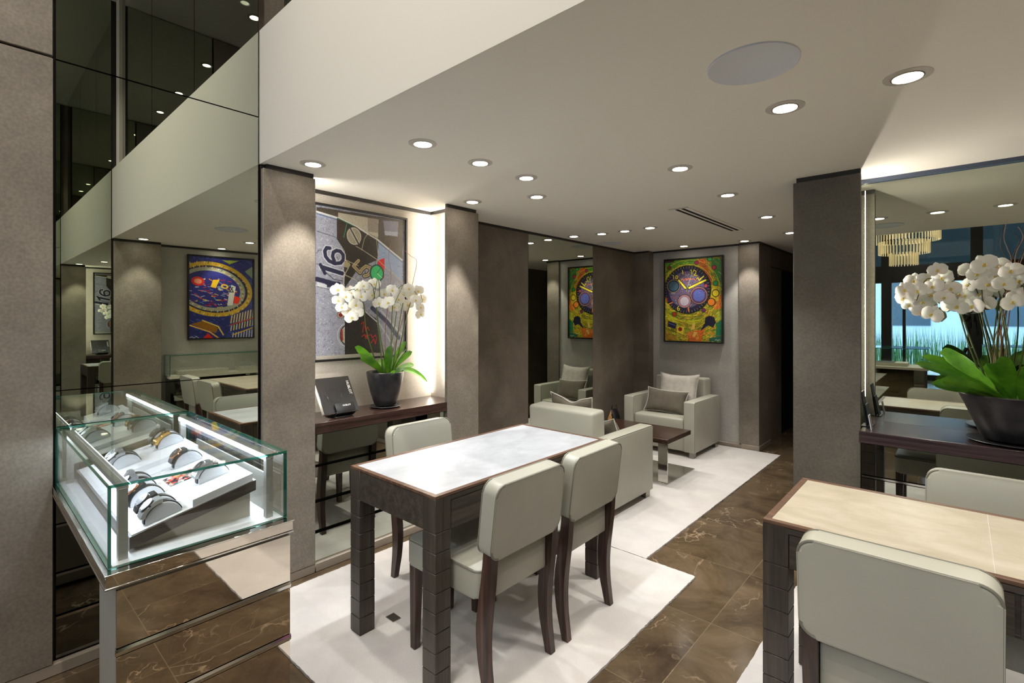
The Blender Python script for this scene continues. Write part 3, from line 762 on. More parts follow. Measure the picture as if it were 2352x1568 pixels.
# ------------------------------------------------------------------ watch showcase
CX0, CX1, CY0, CY1, CZ0, CZ1 = -2.745, -1.693, .272, .748, .775, .999
o = (-2.2, .51, 0)
t = thing('display_case', 'lit glass watch showcase on a mirrored drawer cabinet at the left', 'showcase', o)
cab = MB(o).box(-1.93, -1.672, .290, .742, 0.02, .728).build('cabinet', 'frame_grey', t, smooth=False)
MB(o).box(-2.752, -1.665, .262, .756, .737, .771, .001, 1).build('top_frame', 'mirror_bronze', t)
MB(o).box(-2.752, -1.706, .284, .742, .7700, .7748).build('base_board', 'tray_white', t, smooth=False)
MB(o).box(-2.752, -1.660, .259, .759, .7675, .7728, .001, 1).build('rim', 'chrome', t)
MB(o).box(-2.752, -1.661, .260, .758, .7315, .737, .001, 1).build('rim', 'chrome', t)
for i, (z0, z1) in enumerate(((.572, .724), (.398, .548), (.224, .374), (.05, .2))):
    d_ = MB(o).box(-1.672, -1.6625, .285, .745, z0, z1).build('drawer', 'mirror_bronze', t, smooth=False)
    MB(o).prism([(-1.672, z0 - .001), (-1.6615, z0 - .003), (-1.6575, z0 - .010), (-1.6605, z0 - .021), (-1.672, z0 - .023)], 'y', .283, .747).build('handle_rail', 'chrome', d_, smooth=False)
gl = MB(o)
g = .008
def pane(name, *a):
    m_ = MB(o); m_.box(*a)
    dims = (abs(a[1] - a[0]), abs(a[3] - a[2]), abs(a[5] - a[4])); thin = dims.index(min(dims))
    m_.bm.normal_update()
    for f_ in m_.bm.faces:
        n = f_.normal; k = max(range(3), key=lambda i: abs(n[i])); f_.material_index = 0 if k == thin else 1
    m_.build(name, ['glass_clear', 'glass_edge'], t, smooth=False, recalc=False)
gl.bm.free()
pane('glass_pane', CX1 - g, CX1, CY0, CY1, CZ0, CZ1 - g)
pane('glass_pane', CX0, CX1 - g, CY0, CY0 + g, CZ0, CZ1 - g)
pane('glass_pane', CX0, CX1 - g, CY1 - g, CY1, CZ0, CZ1 - g)
pane('glass_top', CX0, CX1, CY0, CY1, CZ1 - g, CZ1)
for (y, x) in ((.312, -1.745), (.708, -1.745), (.312, -2.70), (.708, -2.70)):
    MB(o).box(x - .011, x + .011, y - .011, y + .011, CZ0, .972).build('post', 'frame_grey', t, smooth=False)
for y, em in ((.312, 1), (.708, -1)):
    r_ = MB(o).box(-2.712, -1.733, y - .0125, y + .0125, .973, .987).build('light_rail', 'frame_grey', t, smooth=False)
    MB(o).box(-2.70, -1.745, min(y + em * .0128, y + em * .0165), max(y + em * .0128, y + em * .0165), .971, .984).build('light_strip', 'led_cold', r_, smooth=False)
    MB(o).box(-2.70, -1.745, y - .009, y + .009, .9705, .9725).build('light_strip', 'led_cold', r_, smooth=False)
# back ledge panel visible at the right side of the case
MB(o).box(-2.55, -1.76, .722, .728, .776, .905).build('rear_panel', 'frame_grey', t, smooth=False)

# watch tray (slopes down towards the left)
TS = math.atan(.2397)
def tz(y, off=0): return .822 + .2397 * (y - .332) + off
o = (-2.2, .5, 0)
tr = thing('watch_tray', 'sloping white tray with dark edges holding the watches in the showcase', 'tray', o)
X0, X1 = -2.70, -1.765; Y0, Y1 = .332, .676
def sl(name, mt, x0, x1, y0, y1, o0, o1, parent, bev=0):
    m_ = MB(o); m_.prism([(y0, tz(y0, o0)), (y1, tz(y1, o0)), (y1, tz(y1, o1)), (y0, tz(y0, o1))], 'x', x0, x1, bev=bev, seg=1)
    return m_.build(name, mt, parent, smooth=False)
sl('tray_frame', 'ebony_y', X0, X1, Y0, Y1, -.036, -.002, tr)
sl('tray_liner', 'tray_white', X0 + .006, X1 - .006, Y0 + .006, Y1 - .006, -.004, .0, tr)
MB(o).prism([(.352, .7752), (.668, .7752), (.668, tz(.668, -.037)), (.352, .790)], 'x', -2.66, -1.795).build('support', 'tray_beige', tr, smooth=False)
sl('raised_block', 'tray_white', -1.955, -1.772, .492, .668, .0, .022, tr)
sl('raised_block', 'tray_white', -2.60, -2.335, .405, .668, .0, .020, tr)
for x in (-2.02, -2.25): MB(o).prism([(Y0 + .008, tz(Y0 + .008, .0003)), (Y1 - .008, tz(Y1 - .008, .0003)), (Y1 - .008, tz(Y1 - .008, .0008)), (Y0 + .008, tz(Y0 + .008, .0008))], 'x', x, x + .0015).build('joint', 'frame_grey', tr, smooth=False)
s_ = sl('silk_scarf', 'scarf', -2.13, -2.035, .497, .665, .001, .004, None); s_.location = o
tag(s_, 'multicoloured patterned scarf lying on the watch tray', 'scarf')

def make_watch(ms, mb, md, strap='strap_black', wide=.028):
    # local: x = width of the cushion, y = along the slope, z up
    t = thing('wristwatch', '', 'watch')
    R_ = .047; H_ = .046
    def arc(a0, a1, r, n=14): return [(r * math.cos(a0 + (a1 - a0) * k / n), r * H_ / R_ * math.sin(a0 + (a1 - a0) * k / n)) for k in range(n + 1)]
    m_ = MB(); m_.prism(arc(.0, PI, R_ - .004), 'x', -wide / 2, wide / 2 + .003, bev=.002, seg=2); m_.build('display_cushion', 'cushion_white', t)
    def band(a0, a1, ri, ro, hw): 
        A = arc(a0, a1, ro); B = arc(a0, a1, ri)[::-1]; q = MB(); q.prism(A + B, 'x', -hw, hw, bev=.0008, seg=1); return q
    band(.08, PI - .08, R_ - .004, R_ - .0005, wide * .36).build('strap', strap, t)
    c0, c1 = PI * .46, PI * .86
    cs = band(c0 + .0, c1, R_ - .001, R_ + .0095, wide * .70).build('case', ms, t)
    mid = (c0 + c1) / 2; cyy, czz = (R_ + .0115) * math.cos(mid), (R_ + .0115) * H_ / R_ * math.sin(mid)
    M = Matrix.Translation((0, cyy, czz)) @ Matrix.Rotation(mid - PI / 2, 4, 'X')
    q = MB(); q.lathe([(0, .0015), (.0195, .0015), (.0205, -.003), (.0205, -.006)], 28); q.xf(M); be = q.build('bezel', mb, t)
    q = MB(); q.lathe([(.0, .0018), (.0140, .0018), (.0145, .0008)], 24); q.xf(M); q.build('dial', md, be)
    q = MB(); q.box(-.001, .001, 0, .010, .0022, .0026); q.box(0, .007, -.001, .001, .0022, .0026); q.xf(M); q.build('hands', 'print_white', be, smooth=False)
    q = MB(); 
    for k in range(6):
        a = k * PI / 3; q.lathe([(0, .0025), (.0014, .002)], 6, (.0162 * math.cos(a), .0162 * math.sin(a), 0))
    q.xf(M); q.build('screws', 'chrome', be)
    q = MB(); q.tube([(wide * .68, cyy, czz - .006), (wide * .68 + .0055, cyy, czz - .006)], .0034, 10); q.build('crown', ms, t)
    return t
protos = {}
W_ = [(-1.806, .422, 0, 'steel', 'steel watch at the front corner of the tray, nearest the glass'),
      (-1.868, .424, 0, 'black', 'black watch right behind the frontmost steel watch'),
      (-2.008, .424, 0, 'rose', 'rose gold bezel watch with black strap, third from the front in the left row'),
      (-2.120, .426, 0, 'steel', 'steel bracelet watch behind the rose gold one in the left row'),
      (-2.190, .430, 0, 'steel2', 'dark dial steel chronograph in the middle of the left row'),
      (-2.425, .445, 0.02, 'steel', 'silver chronograph at the front of the far left pair'),
      (-2.475, .448, 0.02, 'steel2', 'silver chronograph at the back of the far left pair'),
      (-1.893, .585, .022, 'steel2', 'steel watch alone on the white block at the front right'),
      (-2.222, .600, 0, 'rose', 'rose gold watch standing alone in the middle of the right row'),
      (-2.495, .610, .02, 'gold', 'yellow gold watch at the front of the far right pair'),
      (-2.575, .612, .02, 'black', 'all black watch behind the yellow gold one')]
for (x, y, off, kind, lb) in W_:
    if kind not in protos:
        a = {'steel': ('watch_steel', 'watch_black', 'dial_light'), 'steel2': ('watch_steel', 'watch_steel', 'dial_dark'), 'rose': ('watch_black', 'watch_rose', 'dial_dark'),
             'black': ('watch_black', 'watch_black', 'dial_dark'), 'gold': ('watch_gold', 'watch_gold', 'dial_light')}[kind]
        protos[kind] = c = make_watch(*a)
    else: c = dup(protos[kind])
    c.location = (x, y, tz(y, off + .0005)); c.rotation_euler = (TS, 0, 0); c.scale = (1.1, 1.1, 1.1)
    tag(c, lb, 'watch', 'watches on the showcase tray')
# ------------------------------------------------------------------ paintings, drawn as brush shapes on a fine coloured mesh
CA, SA = math.cos(YAW), math.sin(YAW)
def on_x(X, px, py):
    t = (px - 1176) / F_PX; Y = -X * (CA + t * SA) / (SA - t * CA); d = -X * SA + Y * CA
    return Y, H - (py - YH) * d / F_PX
def on_y(Y, px, py):
    t = (px - 1176) / F_PX; X = Y * (t * CA - SA) / (CA + t * SA); d = -X * SA + Y * CA
    return X, H - (py - YH) * d / F_PX
class Canvas:
    def __init__(s, w_, h_, nx, ny, base):
        s.w, s.h, s.nx, s.ny = w_, h_, nx, ny
        s.X, s.Y = np.meshgrid((np.arange(nx) + .5) / nx * w_, (np.arange(ny) + .5) / ny * h_)
        s.im = np.ones((ny, nx, 3)) * np.array(base) / 255.; s.rng = np.random.RandomState(4)
    def put(s, mask, c, a=1.0):
        m_ = np.clip(mask, 0, 1)[..., None] * a; s.im = s.im * (1 - m_) + np.array(c) / 255. * m_
    def poly(s, P, c, a=1.0):
        ins = np.zeros(s.X.shape, bool); n = len(P)
        for i in range(n):
            x0, y0 = P[i]; x1, y1 = P[(i + 1) % n]
            if y0 == y1: continue
            cond = ((y0 > s.Y) != (y1 > s.Y)) & (s.X < (x1 - x0) * (s.Y - y0) / (y1 - y0) + x0); ins ^= cond
        s.put(ins, c, a)
    def line(s, P, wd, c, a=1.0, closed=False):
        P = list(P) + ([P[0]] if closed else []); D = np.full(s.X.shape, 9.)
        for (x0, y0), (x1, y1) in zip(P, P[1:]):
            dx, dy = x1 - x0, y1 - y0; L = dx * dx + dy * dy + 1e-12
            t = np.clip(((s.X - x0) * dx + (s.Y - y0) * dy) / L, 0, 1)
            D = np.minimum(D, np.hypot(s.X - x0 - t * dx, s.Y - y0 - t * dy))
        px = s.w / s.nx; s.put((wd / 2 - D) / px + .5, c, a)
    def ell(s, cx, cy, rx, ry, c, a=1.0, rot=0, ring=0):
        co, si = math.cos(rot), math.sin(rot); u = ((s.X - cx) * co + (s.Y - cy) * si) / rx; v = (-(s.X - cx) * si + (s.Y - cy) * co) / ry
        r = np.hypot(u, v); px = s.w / s.nx / min(rx, ry)
        k = (1 - r) / px + .5
        if ring: k = np.minimum(k, (r - (1 - ring / min(rx, ry))) / px + .5)
        s.put(k, c, a)
    def dabs(s, n, cols, region=None, L=(.01, .04), W_=(.002, .006), a=.8, swirl=None):
        for _ in range(n):
            x, y = s.rng.uniform(0, s.w), s.rng.uniform(0, s.h)
            if region and not region(x, y): continue
            th = swirl(x, y) if swirl else s.rng.uniform(0, PI)
            th += s.rng.normal(0, .35); l_ = s.rng.uniform(*L); wd = s.rng.uniform(*W_)
            x1, y1 = x + l_ * math.cos(th), y + l_ * math.sin(th)
            ix0 = max(0, int((min(x, x1) - wd) / s.w * s.nx) - 1); ix1 = min(s.nx, int((max(x, x1) + wd) / s.w * s.nx) + 2)
            iy0 = max(0, int((min(y, y1) - wd) / s.h * s.ny) - 1); iy1 = min(s.ny, int((max(y, y1) + wd) / s.h * s.ny) + 2)
            if ix1 <= ix0 or iy1 <= iy0: continue
            XX, YY = s.X[iy0:iy1, ix0:ix1], s.Y[iy0:iy1, ix0:ix1]; dx, dy = x1 - x, y1 - y
            t = np.clip(((XX - x) * dx + (YY - y) * dy) / (dx * dx + dy * dy + 1e-12), 0, 1)
            D = np.hypot(XX - x - t * dx, YY - y - t * dy); px = s.w / s.nx
            m_ = (np.clip((wd / 2 - D) / px + .5, 0, 1) * a)[..., None]
            c = np.array(cols[s.rng.randint(len(cols))]) / 255.
            s.im[iy0:iy1, ix0:ix1] = s.im[iy0:iy1, ix0:ix1] * (1 - m_) + c * m_
    def grain(s, amt, k=1):
        g = s.rng.normal(0, amt, (s.ny // k + 1, s.nx // k + 1)); g = np.kron(g, np.ones((k, k)))[:s.ny, :s.nx]
        s.im = np.clip(s.im + g[..., None], 0, 1)
    def mesh(s, place, parent, gain=1.0):
        nx, ny = s.nx, s.ny; im = np.clip(s.im, 0, 1) * gain
        li = np.where(im <= .04045, im / 12.92, ((im + .055) / 1.055) ** 2.4)
        vs = [place(i / nx * s.w, j / ny * s.h) for j in range(ny + 1) for i in range(nx + 1)]
        fs = [(j * (nx + 1) + i, j * (nx + 1) + i + 1, (j + 1) * (nx + 1) + i + 1, (j + 1) * (nx + 1) + i) for j in range(ny) for i in range(nx)]
        me = bpy.data.meshes.new('canvas'); me.from_pydata(vs, [], fs); at = me.color_attributes.new('paint', 'FLOAT_COLOR', 'CORNER')
        col = np.ones((nx * ny, 4, 4), np.float32); col[..., :3] = li.reshape(-1, 1, 3); at.data.foreach_set('color', col.ravel())
        me.materials.append(MATS['artwork']); o = bpy.data.objects.new('canvas', me); COL.objects.link(o); o.parent = parent; return o

# 1. grey-blue dial collage in the niche.  q maps zoomed photo points to (y along wall, depth below the top)
Y0_, Y1_, Z0_, Z1_ = 1.508, 2.196, 1.178, 2.158
cv = Canvas(Y1_ - Y0_, Z1_ - Z0_, 230, 328, (150, 152, 166))
def q1(x, y):
    a, z = on_x(-3.02, 720 + x / 4.125, 460 + y / 4.125); return (a - Y0_, Z1_ - z)
Q = lambda *P: [q1(*p) for p in P]
R1 = cv.rng
GB = [(190, 192, 206), (160, 164, 184), (126, 132, 158), (208, 208, 214), (92, 98, 130), (150, 150, 160)]
cv.dabs(2600, GB, None, (.006, .02), (.0015, .004), .75)
cv.poly(Q((30, 60), (860, 190), (845, 560), (615, 370), (235, 160), (36, 105)), (70, 62, 52))
cv.dabs(700, [(84, 74, 62), (58, 52, 44), (98, 88, 74), (110, 100, 84)], lambda x, y: y < .30 and x > .16, (.01, .03), (.002, .006), .5)
cv.poly(Q((235, 115), (520, 160), (620, 180), (615, 360), (510, 300), (240, 165)), (186, 178, 160)); cv.poly(Q((515, 160), (620, 178), (615, 310), (520, 295)), (146, 136, 124))
cv.poly(Q((665, 190), (810, 200), (800, 340), (680, 325)), (128, 124, 138)); cv.poly(Q((675, 290), (805, 300), (800, 342), (680, 328)), (170, 170, 186))
cv.poly(Q((36, 105), (235, 160), (235, 190), (36, 150)), (150, 164, 196))
cv.poly(Q((225, 170), (420, 255), (615, 375), (620, 560), (430, 640), (300, 830), (290, 560), (300, 480), (225, 365)), (42, 38, 30))
cv.dabs(900, [(70, 66, 40), (54, 50, 32), (90, 84, 60), (30, 28, 24), (86, 66, 44)], lambda x, y: .15 < x < .52 and .14 < y < .55, (.006, .016), (.0015, .004), .6)
cv.poly(Q((235, 175), (320, 215), (300, 380), (225, 365)), (56, 42, 34)); cv.dabs(60, [(150, 40, 32), (110, 30, 28), (30, 80, 60)], lambda x, y: .16 < x < .24 and .11 < y < .22, (.01, .03), (.002, .004), .8)
cv.poly(Q((620, 375), (845, 560), (840, 770), (700, 640), (610, 560)), (150, 166, 196)); cv.dabs(260, [(120, 140, 184), (186, 198, 220), (90, 110, 160)], lambda x, y: x > .5 and .22 < y < .55, (.01, .03), (.002, .005), .6)
cv.poly(Q((615, 570), (678, 545), (672, 745), (610, 600)), (196, 30, 30))
cv.line(Q((36, 105), (235, 165), (420, 255), (615, 375), (845, 565)), .010, (226, 226, 220)); cv.line(Q((36, 125), (235, 185), (420, 272), (615, 392), (845, 585)), .003, (24, 24, 30))
cv.line(Q((232, 168), (400, 250)), .006, (40, 96, 70)); cv.line(Q((320, 215), (310, 260), (290, 350)), .004, (60, 160, 120))
cv.line(Q((400, 430), (470, 470), (620, 570), (840, 770)), .005, (190, 176, 150)); cv.line(Q((510, 325), (540, 325), (600, 370), (620, 560)), .004, (180, 170, 140)); cv.line(Q((510, 325), (485, 365), (460, 470)), .004, (180, 170, 140))
cv.line(Q((36, 290), (220, 350)), .003, (30, 34, 50)); cv.line(Q((36, 500), (50, 470), (90, 470)), .003, (30, 34, 50))
def disc(x, y, rx, ry, c):
    cx, cy_ = q1(x, y); ex = abs(q1(x + rx, y)[0] - cx); ey = abs(q1(x, y + ry)[1] - cy_)
    cv.ell(cx, cy_, ex * 1.14, ey * 1.14, (34, 32, 30)); cv.ell(cx, cy_, ex, ey, c); cv.ell(cx, cy_, ex, ey, (196, 180, 160), 1, 0, .006); return ex, ey
disc(388, 338, 68, 82, (150, 146, 128)); cv.line(Q((352, 265), (430, 410)), .014, (60, 54, 46)); cv.line(Q((362, 262), (440, 405)), .004, (214, 206, 186)); cv.line(Q((345, 270), (420, 416)), .004, (214, 206, 186))
disc(330, 1275, 66, 88, (176, 170, 150)); cv.line(Q((325, 1200), (335, 1360)), .016, (140, 132, 116)); cv.line(Q((345, 1200), (350, 1360)), .004, (224, 218, 200)); cv.line(Q((270, 1230), (275, 1320)), .014, (140, 40, 30))
cx, cy_ = q1(330, 1275); cv.ell(cx, cy_, .076, .080, (206, 206, 210), 1, 0, .004)
disc(262, 1085, 30, 28, (120, 36, 30))
# the rotated numerals 16 and 15
NV, NH = (34, 36, 62), (150, 156, 190)
six = [(158, 452), (128, 448), (110, 480), (118, 530), (150, 572), (205, 598), (262, 592), (286, 560), (284, 515), (258, 482), (222, 474), (192, 492), (184, 530), (200, 570)]
one = [(62, 615), (104, 690), (84, 640), (180, 665), (276, 690)]
cv.line(Q(*six), .036, (206, 206, 214)); cv.line(Q(*six), .024, NV)
cv.line(Q((84, 632), (276, 692)), .040, (206, 206, 214)); cv.line(Q((84, 632), (276, 692)), .028, NV); cv.line(Q((70, 610), (112, 690)), .022, NV)
cv.line(Q((36, 745), (240, 800)), .030, NV); cv.line(Q((135, 800), (240, 790)), .03, NV); cv.poly(Q((36, 770), (130, 800), (130, 840), (36, 820)), (196, 198, 206))
cv.line(Q((130, 690), (200, 750), (280, 762)), .004, (30, 30, 40)); cv.line(Q((36, 600), (60, 610)), .003, (30, 30, 40)); cv.line(Q((36, 815), (300, 880)), .003, (30, 30, 40))
five = [(430, 570), (382, 622), (446, 684), (462, 652), (500, 622), (540, 636), (546, 674), (520, 706), (486, 716)]
cv.line(Q(*five), .034, (30, 28, 24)); cv.line(Q(*five), .022, (178, 160, 120)); cv.line(Q(*five), .006, (120, 104, 74))
cv.line(Q((300, 560), (350, 610), (300, 700), (285, 800)), .005, (196, 184, 160)); cv.line(Q((290, 700), (420, 760)), .005, (196, 184, 160)); cv.line(Q((300, 560), (430, 620)), .004, (196, 184, 160)); cv.poly(Q((292, 575), (350, 590), (340, 640), (292, 630)), (160, 146, 110))
cx, cy_ = q1(605, 690); cv.ell(cx, cy_, .058, .062, (26, 60, 60)); cv.ell(cx, cy_, .047, .052, (60, 176, 104)); cv.line([(cx, cy_), (cx + .04, cy_ + .03)], .004, (220, 240, 220)); cv.line([(cx, cy_), (cx + .03, cy_ - .04)], .004, (20, 60, 40))
cv.poly(Q((300, 1080), (480, 1040), (600, 1120), (650, 1480), (300, 1480)), (44, 40, 38)); cv.dabs(500, [(60, 54, 50), (34, 32, 30), (80, 72, 66)], lambda x, y: .21 < x < .5 and y > .62, (.006, .02), (.001, .004), .6)
cv.line(Q((480, 1040), (640, 1180), (760, 1380)), .008, (200, 202, 212)); cv.line(Q((560, 1020), (700, 1150), (810, 1300)), .03, (48, 52, 78)); cv.line(Q((640, 1040), (845, 1280)), .008, (200, 202, 212))
cv.dabs(420, [(120, 86, 80), (96, 66, 62), (150, 120, 116), (80, 60, 70)], lambda x, y: x < .14 and y > .70, (.004, .014), (.001, .003), .8)
cv.dabs(700, [(70, 66, 96), (50, 46, 70), (110, 104, 130), (150, 150, 170)], lambda x, y: x < .24 and y > .85, (.004, .012), (.001, .003), .7)
for w_ in ([(455, 1170), (480, 1150), (470, 1250)], [(490, 1190), (500, 1240), (515, 1200)], [(520, 1200), (530, 1230)], [(460, 1290), (490, 1270), (500, 1310)], [(510, 1260), (515, 1310), (500, 1280), (540, 1275)], [(550, 1270), (560, 1300), (590, 1275), (600, 1300)], [(550, 1350), (575, 1310), (590, 1360), (600, 1310)]):
    cv.line(Q(*w_), .006, (196, 48, 36))
cv.poly(Q((30, 1475), (860, 1430), (860, 1500), (30, 1530)), (176, 170, 160)); cv.grain(.035)
o = (XW + .012, (Y0_ + Y1_) / 2, (Z0_ + Z1_) / 2)
t = thing('painting', 'framed grey and blue dial painting with a large sideways 16 in the niche', 'painting', o)
cv.mesh(lambda u, v: (.0085, Y0_ + u - o[1], Z1_ - v - o[2]), t, .88)
def frame(o, ya, yb, za, zb, t, axis='x', dpt=.022, wd=.014, sgn=1):
    m_ = MB()
    for (a0, a1, b0, b1) in ((ya - wd, ya, za - wd, zb + wd), (yb, yb + wd, za - wd, zb + wd), (ya, yb, za - wd, za), (ya, yb, zb, zb + wd)):
        if axis == 'x': m_.box(-.01 * sgn, dpt * sgn, a0 - o[1], a1 - o[1], b0 - o[2], b1 - o[2])
        else: m_.box(a0 - o[0], a1 - o[0], -dpt, .01, b0 - o[2], b1 - o[2])
    m_.build('frame', 'black_frame', t, smooth=False)
frame(o, Y0_, Y1_, Z0_, Z1_, t)

# 2. yellow-green watch painting on the lounge back wall
PX0, PX1, PZ0, PZ1 = -2.668, -1.998, 1.165, 2.130
cv = Canvas(PX1 - PX0, PZ1 - PZ0, 230, 330, (150, 140, 30))
def q2(x, y):
    a, z = on_y(5.76, 1440 + x / 5.6, 540 + y / 5.6); return (a - PX0, PZ1 - z)
Q = lambda *P: [q2(*p) for p in P]
c0 = q2(780, 700); sw = lambda x, y: math.atan2(y - c0[1], x - c0[0]) + PI / 2
YG = [(196, 186, 30), (222, 206, 40), (150, 160, 30), (90, 140, 40), (214, 120, 30), (110, 120, 20), (240, 220, 90), (60, 90, 30)]
cv.dabs(2600, YG, None, (.012, .045), (.003, .009), .8, sw)
cv.dabs(420, [(40, 130, 60), (60, 160, 70), (20, 90, 50), (110, 170, 50)], lambda x, y: y < .16 or (x > .52 and y < .34) or (x > .55 and y > .74), (.012, .04), (.003, .01), .85, sw)
cv.dabs(260, [(220, 90, 30), (200, 60, 30), (240, 130, 40)], lambda x, y: (.38 < x < .56 and y < .30) or (x > .5 and .45 < y < .6) or (.25 < x < .5 and y > .85), (.015, .05), (.004, .012), .85, sw)
cv.dabs(120, [(140, 40, 70), (90, 40, 110), (190, 50, 80)], lambda x, y: x > .5 and y < .36, (.01, .03), (.003, .008), .8)
for P_, c_ in ((((930, 310), (1010, 300), (1080, 560), (1100, 680), (1010, 480), (920, 380)), (206, 84, 30)), (((500, 330), (900, 300), (860, 380), (640, 390), (500, 500)), (70, 130, 36)), (((1090, 300), (1225, 290), (1225, 620), (1150, 560), (1080, 400)), (44, 110, 50)),
              (((1040, 800), (1225, 760), (1225, 930), (1130, 960)), (214, 100, 34)), (((500, 1010), (700, 1090), (1000, 1080), (860, 1150), (560, 1120)), (190, 190, 40)), (((800, 1240), (1000, 1200), (960, 1370), (780, 1370)), (214, 96, 34)), (((1150, 1000), (1225, 960), (1225, 1120), (1160, 1130)), (150, 160, 50)), (((500, 1250), (640, 1290), (620, 1370), (500, 1370)), (160, 120, 30)), (((1080, 640), (1190, 660), (1170, 860), (1080, 800)), (214, 190, 30))):
    cv.poly(Q(*P_), c_, .85)
cv.dabs(700, [(24, 30, 20), (60, 40, 20), (250, 230, 120), (30, 70, 30), (190, 60, 30)], None, (.012, .05), (.0015, .004), .85, sw)
def ring(x, y, rx, ry, c, k=0, a=1):
    cx, cy_ = q2(x, y); ex = abs(q2(x + rx, y)[0] - cx); ey = abs(q2(x, y + ry)[1] - cy_); cv.ell(cx, cy_, ex, ey, c, a, 0, k); return cx, cy_, ex, ey
ring(780, 715, 420, 400, (216, 200, 50), .004); ring(780, 715, 385, 372, (90, 120, 30), .004); ring(780, 708, 345, 335, (210, 190, 60), .006); ring(775, 700, 312, 312, (26, 30, 26)); ring(770, 700, 288, 292, (38, 34, 64))
cx, cy_, ex, ey = ring(765, 700, 236, 236, (96, 84, 110))
ins = lambda x, y, k=1: ((x - cx) / ex) ** 2 + ((y - cy_) / ey) ** 2 < k
cv.dabs(1500, [(60, 50, 90), (150, 130, 160), (190, 170, 180), (210, 110, 70), (230, 220, 214), (90, 80, 140), (150, 60, 60), (30, 26, 40), (110, 150, 150)], lambda x, y: ins(x, y, 1.0), (.008, .028), (.002, .006), .85, lambda x, y: 3 * x + 7 * y)
cv.dabs(500, [(26, 24, 50), (60, 54, 100), (20, 60, 70), (150, 60, 60)], lambda x, y: ins(x, y, 1.42) and not ins(x, y, .95), (.008, .02), (.002, .005), .8, sw)
for k in range(48):
    a = k * PI / 24; r0, r1 = 1.16, 1.27
    cv.line([(cx + ex * r0 * math.cos(a), cy_ + ey * r0 * math.sin(a)), (cx + ex * r1 * math.cos(a), cy_ + ey * r1 * math.sin(a))], .003, (200, 200, 120) if k % 4 else (230, 120, 50))
def sub(x, y, r, c1, c2):
    a = ring(x, y, r * 1.08, r * 1.08, (24, 22, 30)); ring(x, y, r, r, c1); ring(x, y, r * .7, r * .7, c2)
    cv.dabs(160, [(90, 90, 170), (220, 150, 110), (40, 40, 80), (200, 190, 190)], lambda p, q_: ((p - a[0]) / a[2]) ** 2 + ((q_ - a[1]) / a[3]) ** 2 < .8, (.006, .02), (.002, .005), .85)
    ring(x, y, r, r, (226, 170, 120), .0045)
sub(925, 775, 108, (90, 60, 90), (90, 100, 170)); sub(600, 655, 84, (40, 60, 70), (70, 96, 110)); sub(740, 850, 80, (150, 110, 130), (190, 180, 190))
YL = (236, 220, 60)
cv.line(Q((790, 680), (1015, 575)), .030, (30, 26, 20)); cv.line(Q((800, 678), (1010, 578)), .020, YL); cv.line(Q((870, 645), (930, 618)), .006, (180, 140, 20))
cv.line(Q((760, 690), (665, 575)), .030, (30, 26, 20)); cv.line(Q((752, 680), (668, 580)), .020, YL); cv.line(Q((930, 575), (985, 530)), .014, YL); cv.line(Q((760, 720), (860, 440)), .004, (180, 220, 110))
for g_ in ([(588, 515), (600, 520), (600, 560)], [(625, 545), (635, 518), (655, 530), (650, 562), (630, 560), (625, 545)], [(715, 452), (724, 505)],
           [(815, 450), (828, 446), (832, 500)], [(850, 470), (870, 450), (890, 465), (885, 490), (862, 515), (905, 520)], [(665, 915), (648, 935), (650, 962), (672, 968), (678, 945), (655, 940)], [(895, 560), (915, 545), (920, 565), (930, 590)]):
    cv.line(Q(*g_), .013, (30, 30, 20)); cv.line(Q(*g_), .008, YL)
cv.line(Q((730, 575), (715, 560), (725, 585), (760, 555), (765, 580), (800, 550), (830, 570), (860, 560), (880, 580)), .008, (220, 110, 60))
cv.line(Q((790, 930), (795, 975)), .014, (236, 130, 50)); cv.line(Q((540, 885), (585, 865)), .012, (236, 130, 50)); cv.line(Q((505, 800), (520, 850)), .012, (190, 50, 50))
for (x, y, r, c) in ((1140, 618, 28, (40, 150, 80)), (1120, 415, 26, (170, 40, 70)), (895, 352, 24, (150, 40, 80)), (545, 420, 22, (120, 50, 30)), (985, 965, 24, (120, 40, 90)), (610, 1015, 26, (170, 60, 30)), (1065, 305, 26, (60, 170, 80)), (685, 1205, 24, (150, 40, 30)), (1015, 650, 20, (190, 70, 90)), (1140, 745, 40, (226, 200, 40)), (1085, 860, 44, (230, 130, 40))):
    ring(x, y, r * 1.25, r * 1.25, (30, 40, 26)); ring(x, y, r, r, c)
cv.poly(Q((1010, 1060), (1060, 1035), (1120, 1050), (1145, 1120), (1110, 1190), (1050, 1160), (940, 1235), (1000, 1130)), (24, 22, 44)); cv.dabs(40, [(190, 90, 100), (120, 120, 180), (60, 130, 110)], lambda x, y: .44 < x < .60 and .70 < y < .80, (.01, .02), (.003, .006), .8)
cv.poly(Q((530, 1100), (640, 1140), (625, 1205), (525, 1175)), (30, 30, 60)); cv.line(Q((540, 1130), (620, 1160)), .008, (110, 110, 160))
cv.poly(Q((650, 1170), (740, 1180), (725, 1290), (640, 1260)), (226, 200, 60)); ring(685, 1208, 26, 26, (140, 30, 30)); cv.poly(Q((840, 1150), (880, 1130), (870, 1210), (820, 1215)), (230, 190, 90)); cv.poly(Q((790, 1240), (850, 1235), (820, 1300), (780, 1290)), (230, 120, 60)); cv.poly(Q((860, 1240), (905, 1245), (870, 1310), (840, 1300)), (220, 180, 100))
cv.poly(Q((1150, 1130), (1225, 1080), (1225, 1350), (1140, 1330)), (30, 110, 70)); cv.poly(Q((1060, 1320), (1225, 1300), (1225, 1370), (1050, 1365)), (40, 90, 70))
